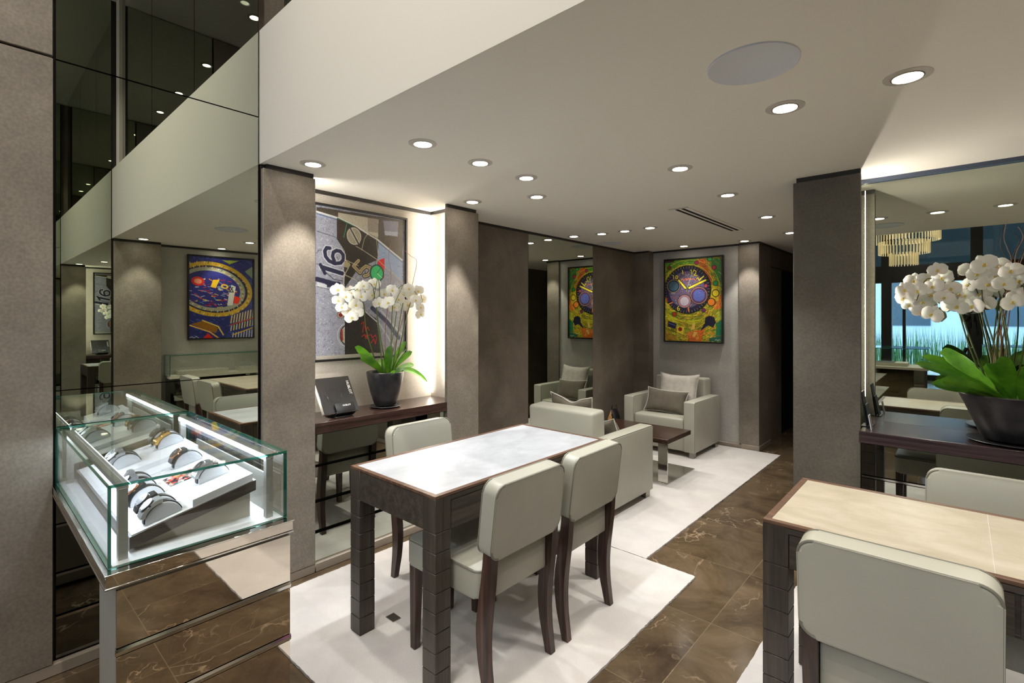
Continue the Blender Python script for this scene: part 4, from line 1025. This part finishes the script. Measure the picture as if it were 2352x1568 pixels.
cv.line(Q((505, 1200), (740, 1290)), .006, (40, 50, 20)); cv.line(Q((640, 1100), (780, 1140), (770, 1190)), .006, (150, 60, 30)); cv.line(Q((870, 1210), (1000, 1130)), .006, (220, 200, 50)); cv.line(Q((1090, 1300), (1220, 1292)), .003, (210, 90, 60)); cv.line(Q((1130, 1350), (1150, 1342), (1165, 1356), (1185, 1344), (1205, 1350)), .004, (230, 230, 220))
cv.dabs(260, [(226, 206, 60), (196, 150, 40), (230, 110, 40), (120, 140, 40)], lambda x, y: y > .84 and x < .56, (.02, .05), (.004, .009), .8, lambda x, y: 1.2)
cv.line([(0, 0), (.09, 0)], .05, (60, 36, 40)); cv.grain(.04)
o = ((PX0 + PX1) / 2, YB - .012, (PZ0 + PZ1) / 2)
t = thing('painting', 'framed yellow and green abstract watch face painting above the far armchair', 'painting', o)
cv.mesh(lambda u, v: (PX0 + u - o[0], -.0185, PZ1 - v - o[2]), t, 1.15)
frame(o, PX0, PX1, PZ0, PZ1, t, 'y', .032, .016)

# 3. blue and red dial painting on the opposite wall, seen in the left mirror
RY0, RY1, RZ0, RZ1 = 1.80, 2.50, 1.20, 2.16
cv = Canvas(RY1 - RY0, RZ1 - RZ0, 190, 262, (38, 40, 110))
def q3(x, y): return ((x - 120) / 1010 * (RY1 - RY0), (y - 90 - (x - 120) * .045) / (1370 + (120 - x) * .07) * (RZ1 - RZ0))
Q = lambda *P: [q3(*p) for p in P]
cv.dabs(700, [(34, 36, 110), (50, 60, 150), (44, 30, 100), (60, 110, 170)], None, (.01, .05), (.004, .012), .7, lambda x, y: .4)
cv.poly(Q((620, 150), (900, 150), (740, 215)), (150, 160, 60)); cv.poly(Q((990, 330), (1120, 240), (1120, 450)), (120, 140, 120))
def el(x, y, rx, ry, c, k=0, rot=.16):
    a = q3(x, y); cv.ell(a[0], a[1], rx / 1010 * (RY1 - RY0), ry / 1370 * (RZ1 - RZ0), c, 1, rot, k); return a
el(480, 640, 640, 460, (196, 160, 50)); el(480, 640, 560, 395, (30, 30, 60)); el(470, 640, 530, 370, (150, 150, 130)); a = el(460, 640, 455, 310, (40, 40, 110))
ea, eb = 600 / 1010 * .70, 428 / 1370 * .96
for k in range(64):
    an = k * 2 * PI / 64; c_ = [(230, 200, 90), (200, 80, 40), (210, 210, 190), (60, 50, 40)][k % 4]
    for r_ in (1.0, .83):
        p = (a[0] + ea * r_ * math.cos(an) * .98, a[1] + eb * r_ * math.sin(an) + .16 * ea * math.cos(an)); cv.line([p, (p[0] + .018 * math.cos(an + .5), p[1] + .018 * math.sin(an + .5))], .007, c_)
cv.dabs(700, [(200, 30, 34), (226, 60, 40), (170, 20, 40), (90, 150, 190), (190, 190, 200), (226, 190, 60), (40, 44, 120)], lambda x, y: ((x - a[0]) / .29) ** 2 + ((y - a[1] - .04) / .18) ** 2 < 1, (.012, .05), (.004, .012), .9, lambda x, y: .2)
el(250, 510, 100, 75, (196, 40, 36)); el(250, 510, 60, 42, (226, 140, 110)); cv.poly(Q((480, 480), (580, 480), (520, 620), (440, 600)), (230, 190, 40)); el(660, 590, 60, 40, (220, 180, 60), .014)
cv.poly(Q((770, 560), (840, 590), (790, 900), (700, 910), (730, 700)), (206, 204, 196)); cv.line(Q((760, 600), (800, 680), (740, 680), (790, 600)), .010, (40, 40, 40)); cv.poly(Q((820, 740), (920, 780), (880, 880), (800, 870)), (226, 50, 26))
for k in range(9):
    x = 760 + k * 45; cv.line(Q((x, 1200 - k * 10), (x + 18, 1080 - k * 14)), .014, (216, 190, 120)); cv.line(Q((x, 1330 - k * 12), (x + 10, 1250 - k * 14)), .012, (220, 200, 60) if k % 2 else (210, 210, 190)); cv.line(Q((x + 30, 1450), (x + 40, 1370 - k * 8)), .012, (200, 200, 196))
cv.line(Q((740, 1240), (1120, 1120)), .012, (190, 60, 40)); cv.line(Q((790, 1400), (1120, 1280)), .012, (226, 180, 50)); cv.line(Q((130, 1240), (430, 1350), (560, 1450)), .016, (230, 180, 80)); cv.line(Q((320, 1160), (560, 1260), (640, 1400)), .014, (230, 200, 80))
cv.poly(Q((150, 1220), (320, 1170), (560, 1280), (520, 1370)), (150, 100, 20)); cv.poly(Q((310, 1470), (400, 1370), (480, 1450), (470, 1475)), (220, 30, 26)); cv.line(Q((130, 1440), (170, 1430), (190, 1450), (230, 1425), (260, 1450)), .006, (220, 220, 240)); cv.grain(.04)
o = (XR - .012, (RY0 + RY1) / 2, (RZ0 + RZ1) / 2)
t = thing('painting', 'framed blue and red abstract dial painting on the opposite wall, seen in the left mirror', 'painting', o)
cv.mesh(lambda u, v: (-.0085, RY0 + u - o[1], RZ1 - v - o[2]), t, 1.1)
frame(o, RY0, RY1, RZ0, RZ1, t, 'x', .022, .014, -1)

# ------------------------------------------------------------------ lettering helper
def letters(txt, size, M, m_, parent, name='lettering'):
    c = bpy.data.curves.new(name, 'FONT'); c.body = txt; c.size = size; c.extrude = .0004; c.align_x = 'CENTER'; c.align_y = 'CENTER'; c.offset = size * .012
    tmp = bpy.data.objects.new('tmp', c); COL.objects.link(tmp); dg = bpy.context.evaluated_depsgraph_get(); dg.update()
    me = bpy.data.meshes.new_from_object(tmp.evaluated_get(dg)); bpy.data.objects.remove(tmp); me.name = name
    me.transform(M); me.materials.clear(); me.materials.append(MATS[m_]); o = bpy.data.objects.new(name, me); COL.objects.link(o); o.parent = parent; return o

# black presentation book on its stand, on the niche shelf
def book(loc, rz, label):
    t = thing('book_stand', label, 'book stand', loc, rz)
    # local: +x towards the viewer side, y along the shelf, board leans back
    M = Matrix.Translation((.02, 0, .036)) @ Matrix.Rotation(math.radians(-33), 4, 'Y')
    q = MB(); q.box(-.034, -.006, -.115, .115, .0, .235, .002, 1); q.xf(M); bk = q.build('book', 'book_black', t)
    q = MB(); q.box(-.0315, -.0085, -.1165, -.1155, .003, .232); q.box(-.0315, -.0085, -.116, .116, -.001, .0); q.xf(M); q.build('page_edge', 'paper', bk, smooth=False)
    q = MB()
    for k in range(7): q.box(-.0058, -.0052, -.095 + k * .02, -.090 + k * .02, .06 + .012 * (k % 3), .17 - .015 * (k % 4))
    q.tube([(-.0056, -.02 + .045 * math.cos(a * PI / 10), .11 + .045 * math.sin(a * PI / 10)) for a in range(20)], .0012, 5, closed=True)
    q.xf(M); q.build('embossing', 'emboss', bk, smooth=False)
    R_ = Matrix(((0, 0, 1, 0), (1, 0, 0, 0), (0, 1, 0, 0), (0, 0, 0, 1)))     # text plane xy -> yz facing +x
    letters('HUBLOT', .024, M @ Matrix.Translation((-.0052, .093, .155)) @ R_ @ Matrix.Rotation(-PI / 2, 4, 'Z'), 'print_white', bk)
    q = MB(); q.box(-.040, -.034, -.075, .075, -.012, .14, .002, 1); q.box(-.040, .012, -.05, .085, -.016, -.003, .003, 1); q.xf(M); q.build('back_rest', 'black', t)
    q = MB(); q.box(.004, .012, -.045, .08, -.014, .052, .003, 2); q.xf(M); lp = q.build('front_lip', 'black', t)
    letters('HUBLOT', .014, M @ Matrix.Translation((.0124, .03, .032)) @ R_, 'print_white', lp)
    q = MB(); q.box(-.10, .03, -.05, .06, 0, .008, .002, 1); q.build('base', 'black', t)
    q = MB(); q.tube([(-.085, 0, .006), (-.052, 0, .12)], .008); q.build('strut', 'black', t)
    return t
book((-2.79, 1.560, .846), 0.02, 'black book with white lettering leaning on a stand on the niche shelf')
t = thing('leaflet_holder', 'small black leaflet stand with a white card at the left end of the right shelf', 'leaflet holder', (-.36, 3.40, .846))
MB().prism([(-.028, .0), (-.022, .0), (-.047, .19), (-.053, .19)], 'y', -.05, .05).build('board', 'black', t, smooth=False)
MB().prism([(-.012, .0), (-.008, .0), (-.030, .12), (-.034, .12)], 'y', -.05, .05).build('front_plate', 'black', t, smooth=False)
MB().box(-.05, .0, -.05, .05, 0, .004).build('base', 'black', t, smooth=False)
MB().prism([(.002, .0), (.006, .0), (-.006, .075), (-.010, .075)], 'y', -.13, -.07).build('card', 'print_white', t, smooth=False)

# ------------------------------------------------------------------ orchids
def make_flower(s_=1.0):
    m_ = MB()
    def petal(ang, L, W_, curl, z0=0):
        nu, nv = 6, 6
        def fn(u, v):
            r = u * L; w_ = W_ * (math.sin(PI * min(1, .08 + u * .92)) ** .55) * (v - .5)
            if u > .98: w_ *= .3
            z = z0 + curl * u * u * L - .10 * abs(v - .5) * W_ + .05 * L * math.sin(u * PI)
            x, y = r * math.cos(ang) - w_ * math.sin(ang), r * math.sin(ang) + w_ * math.cos(ang)
            return (x * s_, y * s_, z * s_)
        m_.grid(fn, nu, nv)
    for k, a in enumerate((90, 212, 328)): petal(math.radians(a), .046, .036, -.10, -.001)
    petal(math.radians(8), .050, .062, -.06, .002); petal(math.radians(172), .050, .062, -.06, .002)
    return m_
fl_mesh = make_flower().build('flower', 'petal', ang=80, recalc=False).data; bpy.data.objects.remove(bpy.data.objects['flower'])
q = MB(); q.lathe([(0, .012), (.005, .011), (.008, .005), (.004, .0)], 10); q.prism([(-.004, -.016), (.004, -.016), (.006, -.004), (-.006, -.004)], 'z', .006, .010); q.tube([(-.006, -.004, .008), (-.011, -.010, .012)], .0025, 6); q.tube([(.006, -.004, .008), (.011, -.010, .012)], .0025, 6)
lip_mesh = q.build('flower_lip', 'lip').data; bpy.data.objects.remove(bpy.data.objects['flower_lip'])
def orchid(loc, label, pot_prof, pot_c, flowers, face, stems, leaves, twigs, fs):
    t = thing('potted_orchid', label, 'orchid', loc); rd = random.Random(11)
    MB().lathe(pot_prof, 48).build('pot', 'pot_glaze', t)
    top = pot_prof[-3][1] if False else max(z for _, z in pot_prof); r_top = max(r for r, z in pot_prof)
    MB().lathe([(0, top - .025), (r_top * .93, top - .030)], 32).build('soil', 'bark', t)
    for P, m_ in [(p, 'stem') for p in stems] + [(p, 'twig') for p in twigs]:
        P = [Vector(p) for p in P]; F_ = []
        for i in range(len(P) - 1):
            p0, p1, p2, p3 = P[max(i - 1, 0)], P[i], P[i + 1], P[min(i + 2, len(P) - 1)]
            for k in range(6):
                s = k / 6; F_.append(.5 * ((2 * p1) + (-p0 + p2) * s + (2 * p0 - 5 * p1 + 4 * p2 - p3) * s * s + (-p0 + 3 * p1 - 3 * p2 + p3) * s ** 3))
        F_.append(P[-1]); n = len(F_); r0 = .0042 if m_ == 'stem' else .0026
        MB().tube(F_, [r0 * (1 - .55 * i / n) for i in range(n)], 7).build('flower_stem' if m_ == 'stem' else 'curly_twig', m_, t)
    for (ang, L, W_, rise, droop, base, tw) in leaves:
        def fn(u, v, ang=ang, L=L, W_=W_, rise=rise, droop=droop, base=base, tw=tw):
            r = L * u * math.cos(rise * (1 - .3 * u)); z = L * (math.sin(rise) * u - droop * u * u)
            w_ = W_ * ((.03 + u) ** .5) * (max(.0, 1 - u ** 4.5) ** .5 + .02) * (v - .5) * 1.12
            k_ = 1.15 * abs(math.sin(ang - face)) * (.55 + .45 * u) + tw * u * .6; ct, st = math.cos(k_), math.sin(k_); up = .25 * abs(v - .5) * W_
            x, y = base[0] + r * math.cos(ang) - w_ * ct * math.sin(ang), base[1] + r * math.sin(ang) + w_ * ct * math.cos(ang)
            return (x, y, top - .03 + z + w_ * st + up)
        q = MB(); q.grid(fn, 14, 6); q.build('leaf', 'leaf', t, ang=80, recalc=False)
    for i, (p, n_) in enumerate(flowers):
        o = bpy.data.objects.new('flower', fl_mesh); COL.objects.link(o); o.parent = t; o.location = p
        d = Vector(n_).normalized(); o.rotation_mode = 'QUATERNION'
        o.rotation_quaternion = d.to_track_quat('Z', 'Y') @ Matrix.Rotation(rd.uniform(-.5, .5), 3, 'Z').to_quaternion(); s = fs * rd.uniform(.86, 1.1); o.scale = (s, s, s)
        l_ = bpy.data.objects.new('flower_lip', lip_mesh); COL.objects.link(l_); l_.parent = o; l_.scale = (.72, .72, .8)
    return t
def unit_toward(p, jit, rd):  # towards the room with scatter
    return Vector(p).normalized() + Vector((rd.uniform(-jit, jit), rd.uniform(-jit, jit), rd.uniform(-jit * .7, jit * .5)))
rd = random.Random(21)
# left orchid
PL = (-2.885, 1.935, .858)
pts = [(1045, 1090), (1025, 1185), (1085, 1255), (930, 1195), (850, 1160), (800, 1200), (885, 1270), (765, 1290), (890, 1345), (730, 1140), (735, 1235), (950, 1105), (1130, 1175), (1200, 1145), (1250, 1220), (1215, 1290), (1340, 1130), (1360, 1190), (1330, 1270), (1420, 1150), (1460, 1220), (1440, 1290), (1440, 1350), (850, 1378), (1160, 1250), (980, 1130), (1290, 1180), (820, 1320), (1400, 1230), (905, 1145)]
fl = []
for i, (x, y) in enumerate(pts):
    X = -2.88 + rd.uniform(-.055, .085); yy, zz = on_x(X, 580 + x / 3.733, 360 + y / 3.733)
    fl.append(((X - PL[0], yy - PL[1], zz - PL[2]), unit_toward((1.0, -.55 + (.25 if x > 1280 else 0), .02), .32, rd)))
def L1(*P): 
    r = []
    for (x, y, X) in P: yy, zz = on_x(X, x, y); r.append((X - PL[0], yy - PL[1], zz - PL[2]))
    return r
stems = [L1((872, 862, -2.9), (842, 760, -2.9), (836, 700, -2.9), (820, 665, -2.88), (790, 672, -2.84)), L1((880, 862, -2.88), (868, 740, -2.9), (862, 690, -2.9), (850, 650, -2.88), (815, 668, -2.84)),
         L1((890, 862, -2.9), (866, 720, -2.88), (872, 680, -2.88), (868, 640, -2.87), (858, 690, -2.82)), L1((896, 862, -2.87), (900, 740, -2.87), (905, 680, -2.88), (925, 655, -2.88), (905, 700, -2.82)),
         L1((900, 862, -2.9), (918, 740, -2.9), (930, 680, -2.9), (945, 660, -2.9), (965, 690, -2.85)), L1((905, 862, -2.88), (930, 745, -2.88), (945, 690, -2.9), (962, 665, -2.9), (975, 715, -2.86)),
         L1((882, 862, -2.92), (905, 760, -2.93), (912, 700, -2.93), (915, 670, -2.93))]
twigs = [L1((892, 862, -2.93), (905, 800, -2.94), (935, 700, -2.95), (950, 640, -2.95), (957, 600, -2.95), (944, 588, -2.96), (930, 575, -2.96), (925, 560, -2.96)), L1((888, 862, -2.94), (885, 760, -2.95), (898, 640, -2.95), (893, 590, -2.96), (897, 560, -2.96))]
leaves = [(-1.70, .26, .075, 1.05, .12, (0, -.02), .3), (-1.35, .25, .080, .80, .14, (.02, -.02), -.2), (-2.0, .18, .05, 1.0, .1, (0, 0), .2), (-.5, .22, .062, 1.35, .05, (.03, 0), .2), (.25, .21, .085, 1.30, .10, (.03, .03), -.3),
          (1.45, .31, .055, .55, .75, (.02, .03), .4), (1.7, .22, .05, .5, .25, (0, .05), .2), (1.4, .22, .06, 1.05, .2, (0, .04), -.2), (1.8, .27, .05, 1.25, .15, (-.02, .05), .2), (2.7, .15, .06, 1.0, .2, (-.02, 0), 0), (.0, .10, .055, .9, .6, (.05, -.02), 0), (-2.6, .16, .06, 1.1, .15, (-.02, -.02), 0)]
prof = [(0, 0), (.062, 0), (.072, .008), (.098, .09), (.118, .18), (.124, .222), (.121, .226), (.115, .222), (.110, .19), (0, .188)]
orchid(PL, 'white orchid in a round dark pot on the niche shelf', prof, None, fl, -.58, stems, leaves, twigs, .95)
o = MB().lathe([(0, 0), (.085, 0), (.102, .010), (.100, .012), (.08, .006), (0, .006)], 48).build('plant_saucer', 'pot_glaze'); o.location = (PL[0], PL[1], .8455); tag(o, 'dark round saucer under the left orchid pot', 'saucer')
# right orchid
PR = (.185, 3.385, .858)
pts = [(430, 570), (345, 650), (335, 725), (510, 760), (580, 695), (500, 850), (590, 870), (640, 470), (680, 545), (600, 620), (920, 605), (835, 690), (700, 720), (820, 800), (955, 795), (1060, 770), (1020, 690), (1000, 510), (1060, 420), (1160, 530), (1240, 595), (1150, 660), (1180, 430), (1300, 480), (1370, 570), (1380, 500), (1320, 760), (1370, 700), (930, 480), (760, 640), (540, 560), (460, 660), (1250, 470), (390, 790), (890, 700), (740, 790), (1100, 600)]
fl = []
for i, (x, y) in enumerate(pts):
    Y = PR[1] - .01 + rd.uniform(-.09, .07); xx, zz = on_y(Y, 1990 + x / 3.92, 500 + y / 3.92)
    fl.append(((xx - PR[0], Y - PR[1], zz - PR[2]), unit_toward((-.35, -1, .02), .38, rd)))
def L2(*P):
    r = []
    for (x, y, Y) in P: xx, zz = on_y(Y, x, y); r.append((xx - PR[0], Y - PR[1], zz - PR[2]))
    return r
stems = [L2((2270, 905, 3.40), (2228, 800, 3.38), (2202, 715, 3.37), (2180, 660, 3.36), (2130, 640, 3.36), (2105, 690, 3.33)), L2((2278, 905, 3.38), (2240, 810, 3.36), (2208, 720, 3.35), (2190, 680, 3.36), (2150, 650, 3.36)),
         L2((2290, 905, 3.40), (2272, 800, 3.4), (2254, 720, 3.4), (2245, 670, 3.38), (2225, 650, 3.36)), L2((2300, 905, 3.38), (2285, 800, 3.36), (2262, 720, 3.36), (2255, 655, 3.36), (2265, 620, 3.35)),
         L2((2322, 905, 3.42), (2310, 780, 3.40), (2298, 690, 3.38), (2308, 640, 3.38), (2330, 625, 3.36)), L2((2325, 905, 3.38), (2318, 800, 3.36), (2304, 720, 3.36), (2294, 670, 3.36), (2280, 640, 3.35)),
         L2((2330, 905, 3.42), (2352, 790, 3.4), (2356, 700, 3.38), (2350, 650, 3.36)), L2((2284, 905, 3.45), (2290, 780, 3.45), (2300, 700, 3.45), (2310, 650, 3.44))]
twigs = [L2((2290, 905, 3.44), (2283, 820, 3.46), (2312, 700, 3.46), (2302, 660, 3.46), (2322, 600, 3.46), (2314, 570, 3.46), (2306, 545, 3.46), (2314, 500, 3.46)), L2((2300, 905, 3.46), (2318, 720, 3.48), (2330, 680, 3.48), (2332, 590, 3.48), (2350, 545, 3.48), (2338, 520, 3.48)), L2((2295, 905, 3.47), (2306, 700, 3.49), (2345, 600, 3.49), (2360, 560, 3.49))]
leaves = [(2.95, .30, .115, 1.02, .16, (-.04, -.03), .5), (2.80, .27, .10, .95, .12, (-.02, .04), .5), (3.25, .38, .065, .66, .20, (-.02, -.05), .1), (3.5, .27, .07, .42, .16, (-.05, -.06), .2), (3.0, .22, .06, .3, .1, (-.08, 0), 0),
          (-1.9, .26, .085, 1.25, .15, (0, -.04), .6), (-1.3, .24, .10, 1.2, .1, (.03, -.05), -.4), (-.6, .28, .10, .75, .25, (.05, -.02), .2), (.1, .30, .10, .8, .25, (.06, .0), .2), (1.2, .20, .08, 1.15, .2, (.02, .02), .2), (2.2, .22, .075, 1.15, .2, (-.03, .02), 0),
          (-2.5, .30, .07, .5, .16, (-.03, -.06), .2), (.5, .24, .08, 1.3, .1, (.05, .03), .3), (-2.2, .20, .09, 1.3, .1, (-.02, -.02), -.5)]
prof = [(0, 0), (.10, 0), (.112, .008), (.140, .08), (.172, .16), (.192, .205), (.196, .216), (.193, .221), (.186, .218), (.17, .18), (0, .178)]
orchid(PR, 'big white orchid in a wide dark bowl on the right shelf before the mirror', prof, None, fl, -PI / 2, stems, leaves, twigs, 1.02)
o = MB().lathe([(0, 0), (.13, 0), (.168, .010), (.166, .0125), (.12, .006), (0, .006)], 48).build('plant_saucer', 'pot_glaze'); o.location = (PR[0], PR[1], .8455); tag(o, 'wide dark saucer under the right orchid bowl', 'saucer')

# ------------------------------------------------------------------ things seen only in the mirrors
def simple_case(name, label, x0, x1, y0, y1, z0, z1, trays):
    o = ((x0 + x1) / 2, (y0 + y1) / 2, 0); t = thing(name, label, 'showcase', o)
    MB(o).box(x0 + .01, x1 - .01, y0 + .01, y1 - .01, .02, z0 - .03).build('cabinet', 'mirror_drawer', t, smooth=False)
    MB(o).box(x0, x1, y0, y1, z0 - .03, z0).build('base_board', 'tray_beige', t, smooth=False)
    g = .008
    def pn(nm, *a):
        m_ = MB(o); m_.box(*a); dims = (abs(a[1] - a[0]), abs(a[3] - a[2]), abs(a[5] - a[4])); thin = dims.index(min(dims)); m_.bm.normal_update()
        for f_ in m_.bm.faces:
            k = max(range(3), key=lambda i: abs(f_.normal[i])); f_.material_index = 0 if k == thin else 1
        m_.build(nm, ['glass_clear', 'glass_edge'], t, smooth=False, recalc=False)
    pn('glass_top', x0, x1, y0, y1, z1 - g, z1); pn('glass_pane', x0, x0 + g, y0, y1, z0, z1 - g); pn('glass_pane', x0 + g, x1, y0, y0 + g, z0, z1 - g); pn('glass_pane', x0 + g, x1, y1 - g, y1, z0, z1 - g)
    for i, (a0, a1, b0, b1) in enumerate(trays):
        q = MB((a0, b0, z0)).box(a0, a1, b0, b1, z0, z0 + .045).build('watch_tray', 'tray_beige', smooth=False); q.location = (a0, b0, z0 + .0005)
        tag(q, 'empty beige slotted watch tray number by place in the opposite glass case', 'tray'); n = 11
        q['label'] = ('empty beige slotted tray, the nearer to the bulkhead, in the opposite glass case' if i == 0 else 'empty beige slotted tray, the farther from the bulkhead, in the opposite glass case') if len(trays) == 2 else 'beige watch tray inside the hall showcase'
        for k in range(n):
            for r_ in (0, 1):
                w_ = (b1 - b0) / n
                MB((0, 0, 0)).box(.02 + r_ * (a1 - a0) / 2, .02 + (r_ + .7) * (a1 - a0) / 2 - .02, w_ * (k + .2), w_ * (k + .8), .0445, .0456).build('slot', 'strap_black', q, smooth=False)
    return t
simple_case('display_case', 'long glass case below the blue painting opposite, seen in the left mirror', .90, 1.12, 1.56, 3.15, .80, 1.03, [(.93, 1.09, 1.66, 2.16), (.93, 1.09, 2.28, 2.78)])
simple_case('display_case', 'glass showcase in the hall behind the camera, seen in the right mirror', -1.7, -.32, -2.1, -1.45, .76, 1.02, [(-1.5, -.55, -1.95, -1.6)])
simple_case('display_case', 'glass showcase to the right in the hall, seen in the right mirror behind the orchid', .25, 1.5, -3.6, -2.9, .76, 1.02, [])

# camera on a tripod, seen between the orchid stems in the right mirror
o = (.035, -.060, 0); t = thing('tripod_camera', 'black camera on a tripod reflected in the right mirror', 'camera', (0, 0, 0), YAW)
q = MB(); q.box(-.070, .070, -.125, -.075, 1.395, 1.490, .008, 2); q.prism([(-.03, 1.488), (.03, 1.488), (.018, 1.515), (-.018, 1.515)], 'y', -.12, -.08); q.build('body', 'camera_black', t)
q = MB(); q.lathe([(0, 0), (.040, 0), (.041, .03), (.037, .045), (.034, .045), (.030, .03), (0, .026)], 32); q.xf(Matrix.Translation((0, -.078, 1.448)) @ Matrix.Rotation(-PI / 2, 4, 'X')); q.build('lens_barrel', 'camera_black', t)
MB().tube([(.07, -.10, 1.47), (.09, -.10, 1.42), (.095, -.11, 1.30), (.085, -.11, 1.22), (.075, -.10, 1.30), (.068, -.10, 1.40)], .010, 8).build('strap', 'black', t)
MB().lathe([(0, 1.33), (.03, 1.33), (.03, 1.395), (0, 1.395)], 20, (0, -.10, 0)).build('head', 'camera_black', t)
MB().tube([(0, -.10, .55), (0, -.10, 1.34)], .014).build('centre_column', 'camera_black', t)
for a in (-90, 40, 140):
    a = math.radians(a); MB().tube([(.02 * math.cos(a), -.10 + .02 * math.sin(a), 1.12), (.36 * math.cos(a), -.10 + .36 * math.sin(a), .012)], [.016, .010]).build('leg', 'camera_black', t)

# small metal floor socket plate near the left desk leg
o = MB().box(-.03, .03, -.022, .022, 0, .003).build('floor_socket', 'brushed_steel', smooth=False); o.location = (-2.02, 1.40, .0112); tag(o, 'small metal floor socket plate in the rug by the front left desk leg', 'floor socket')
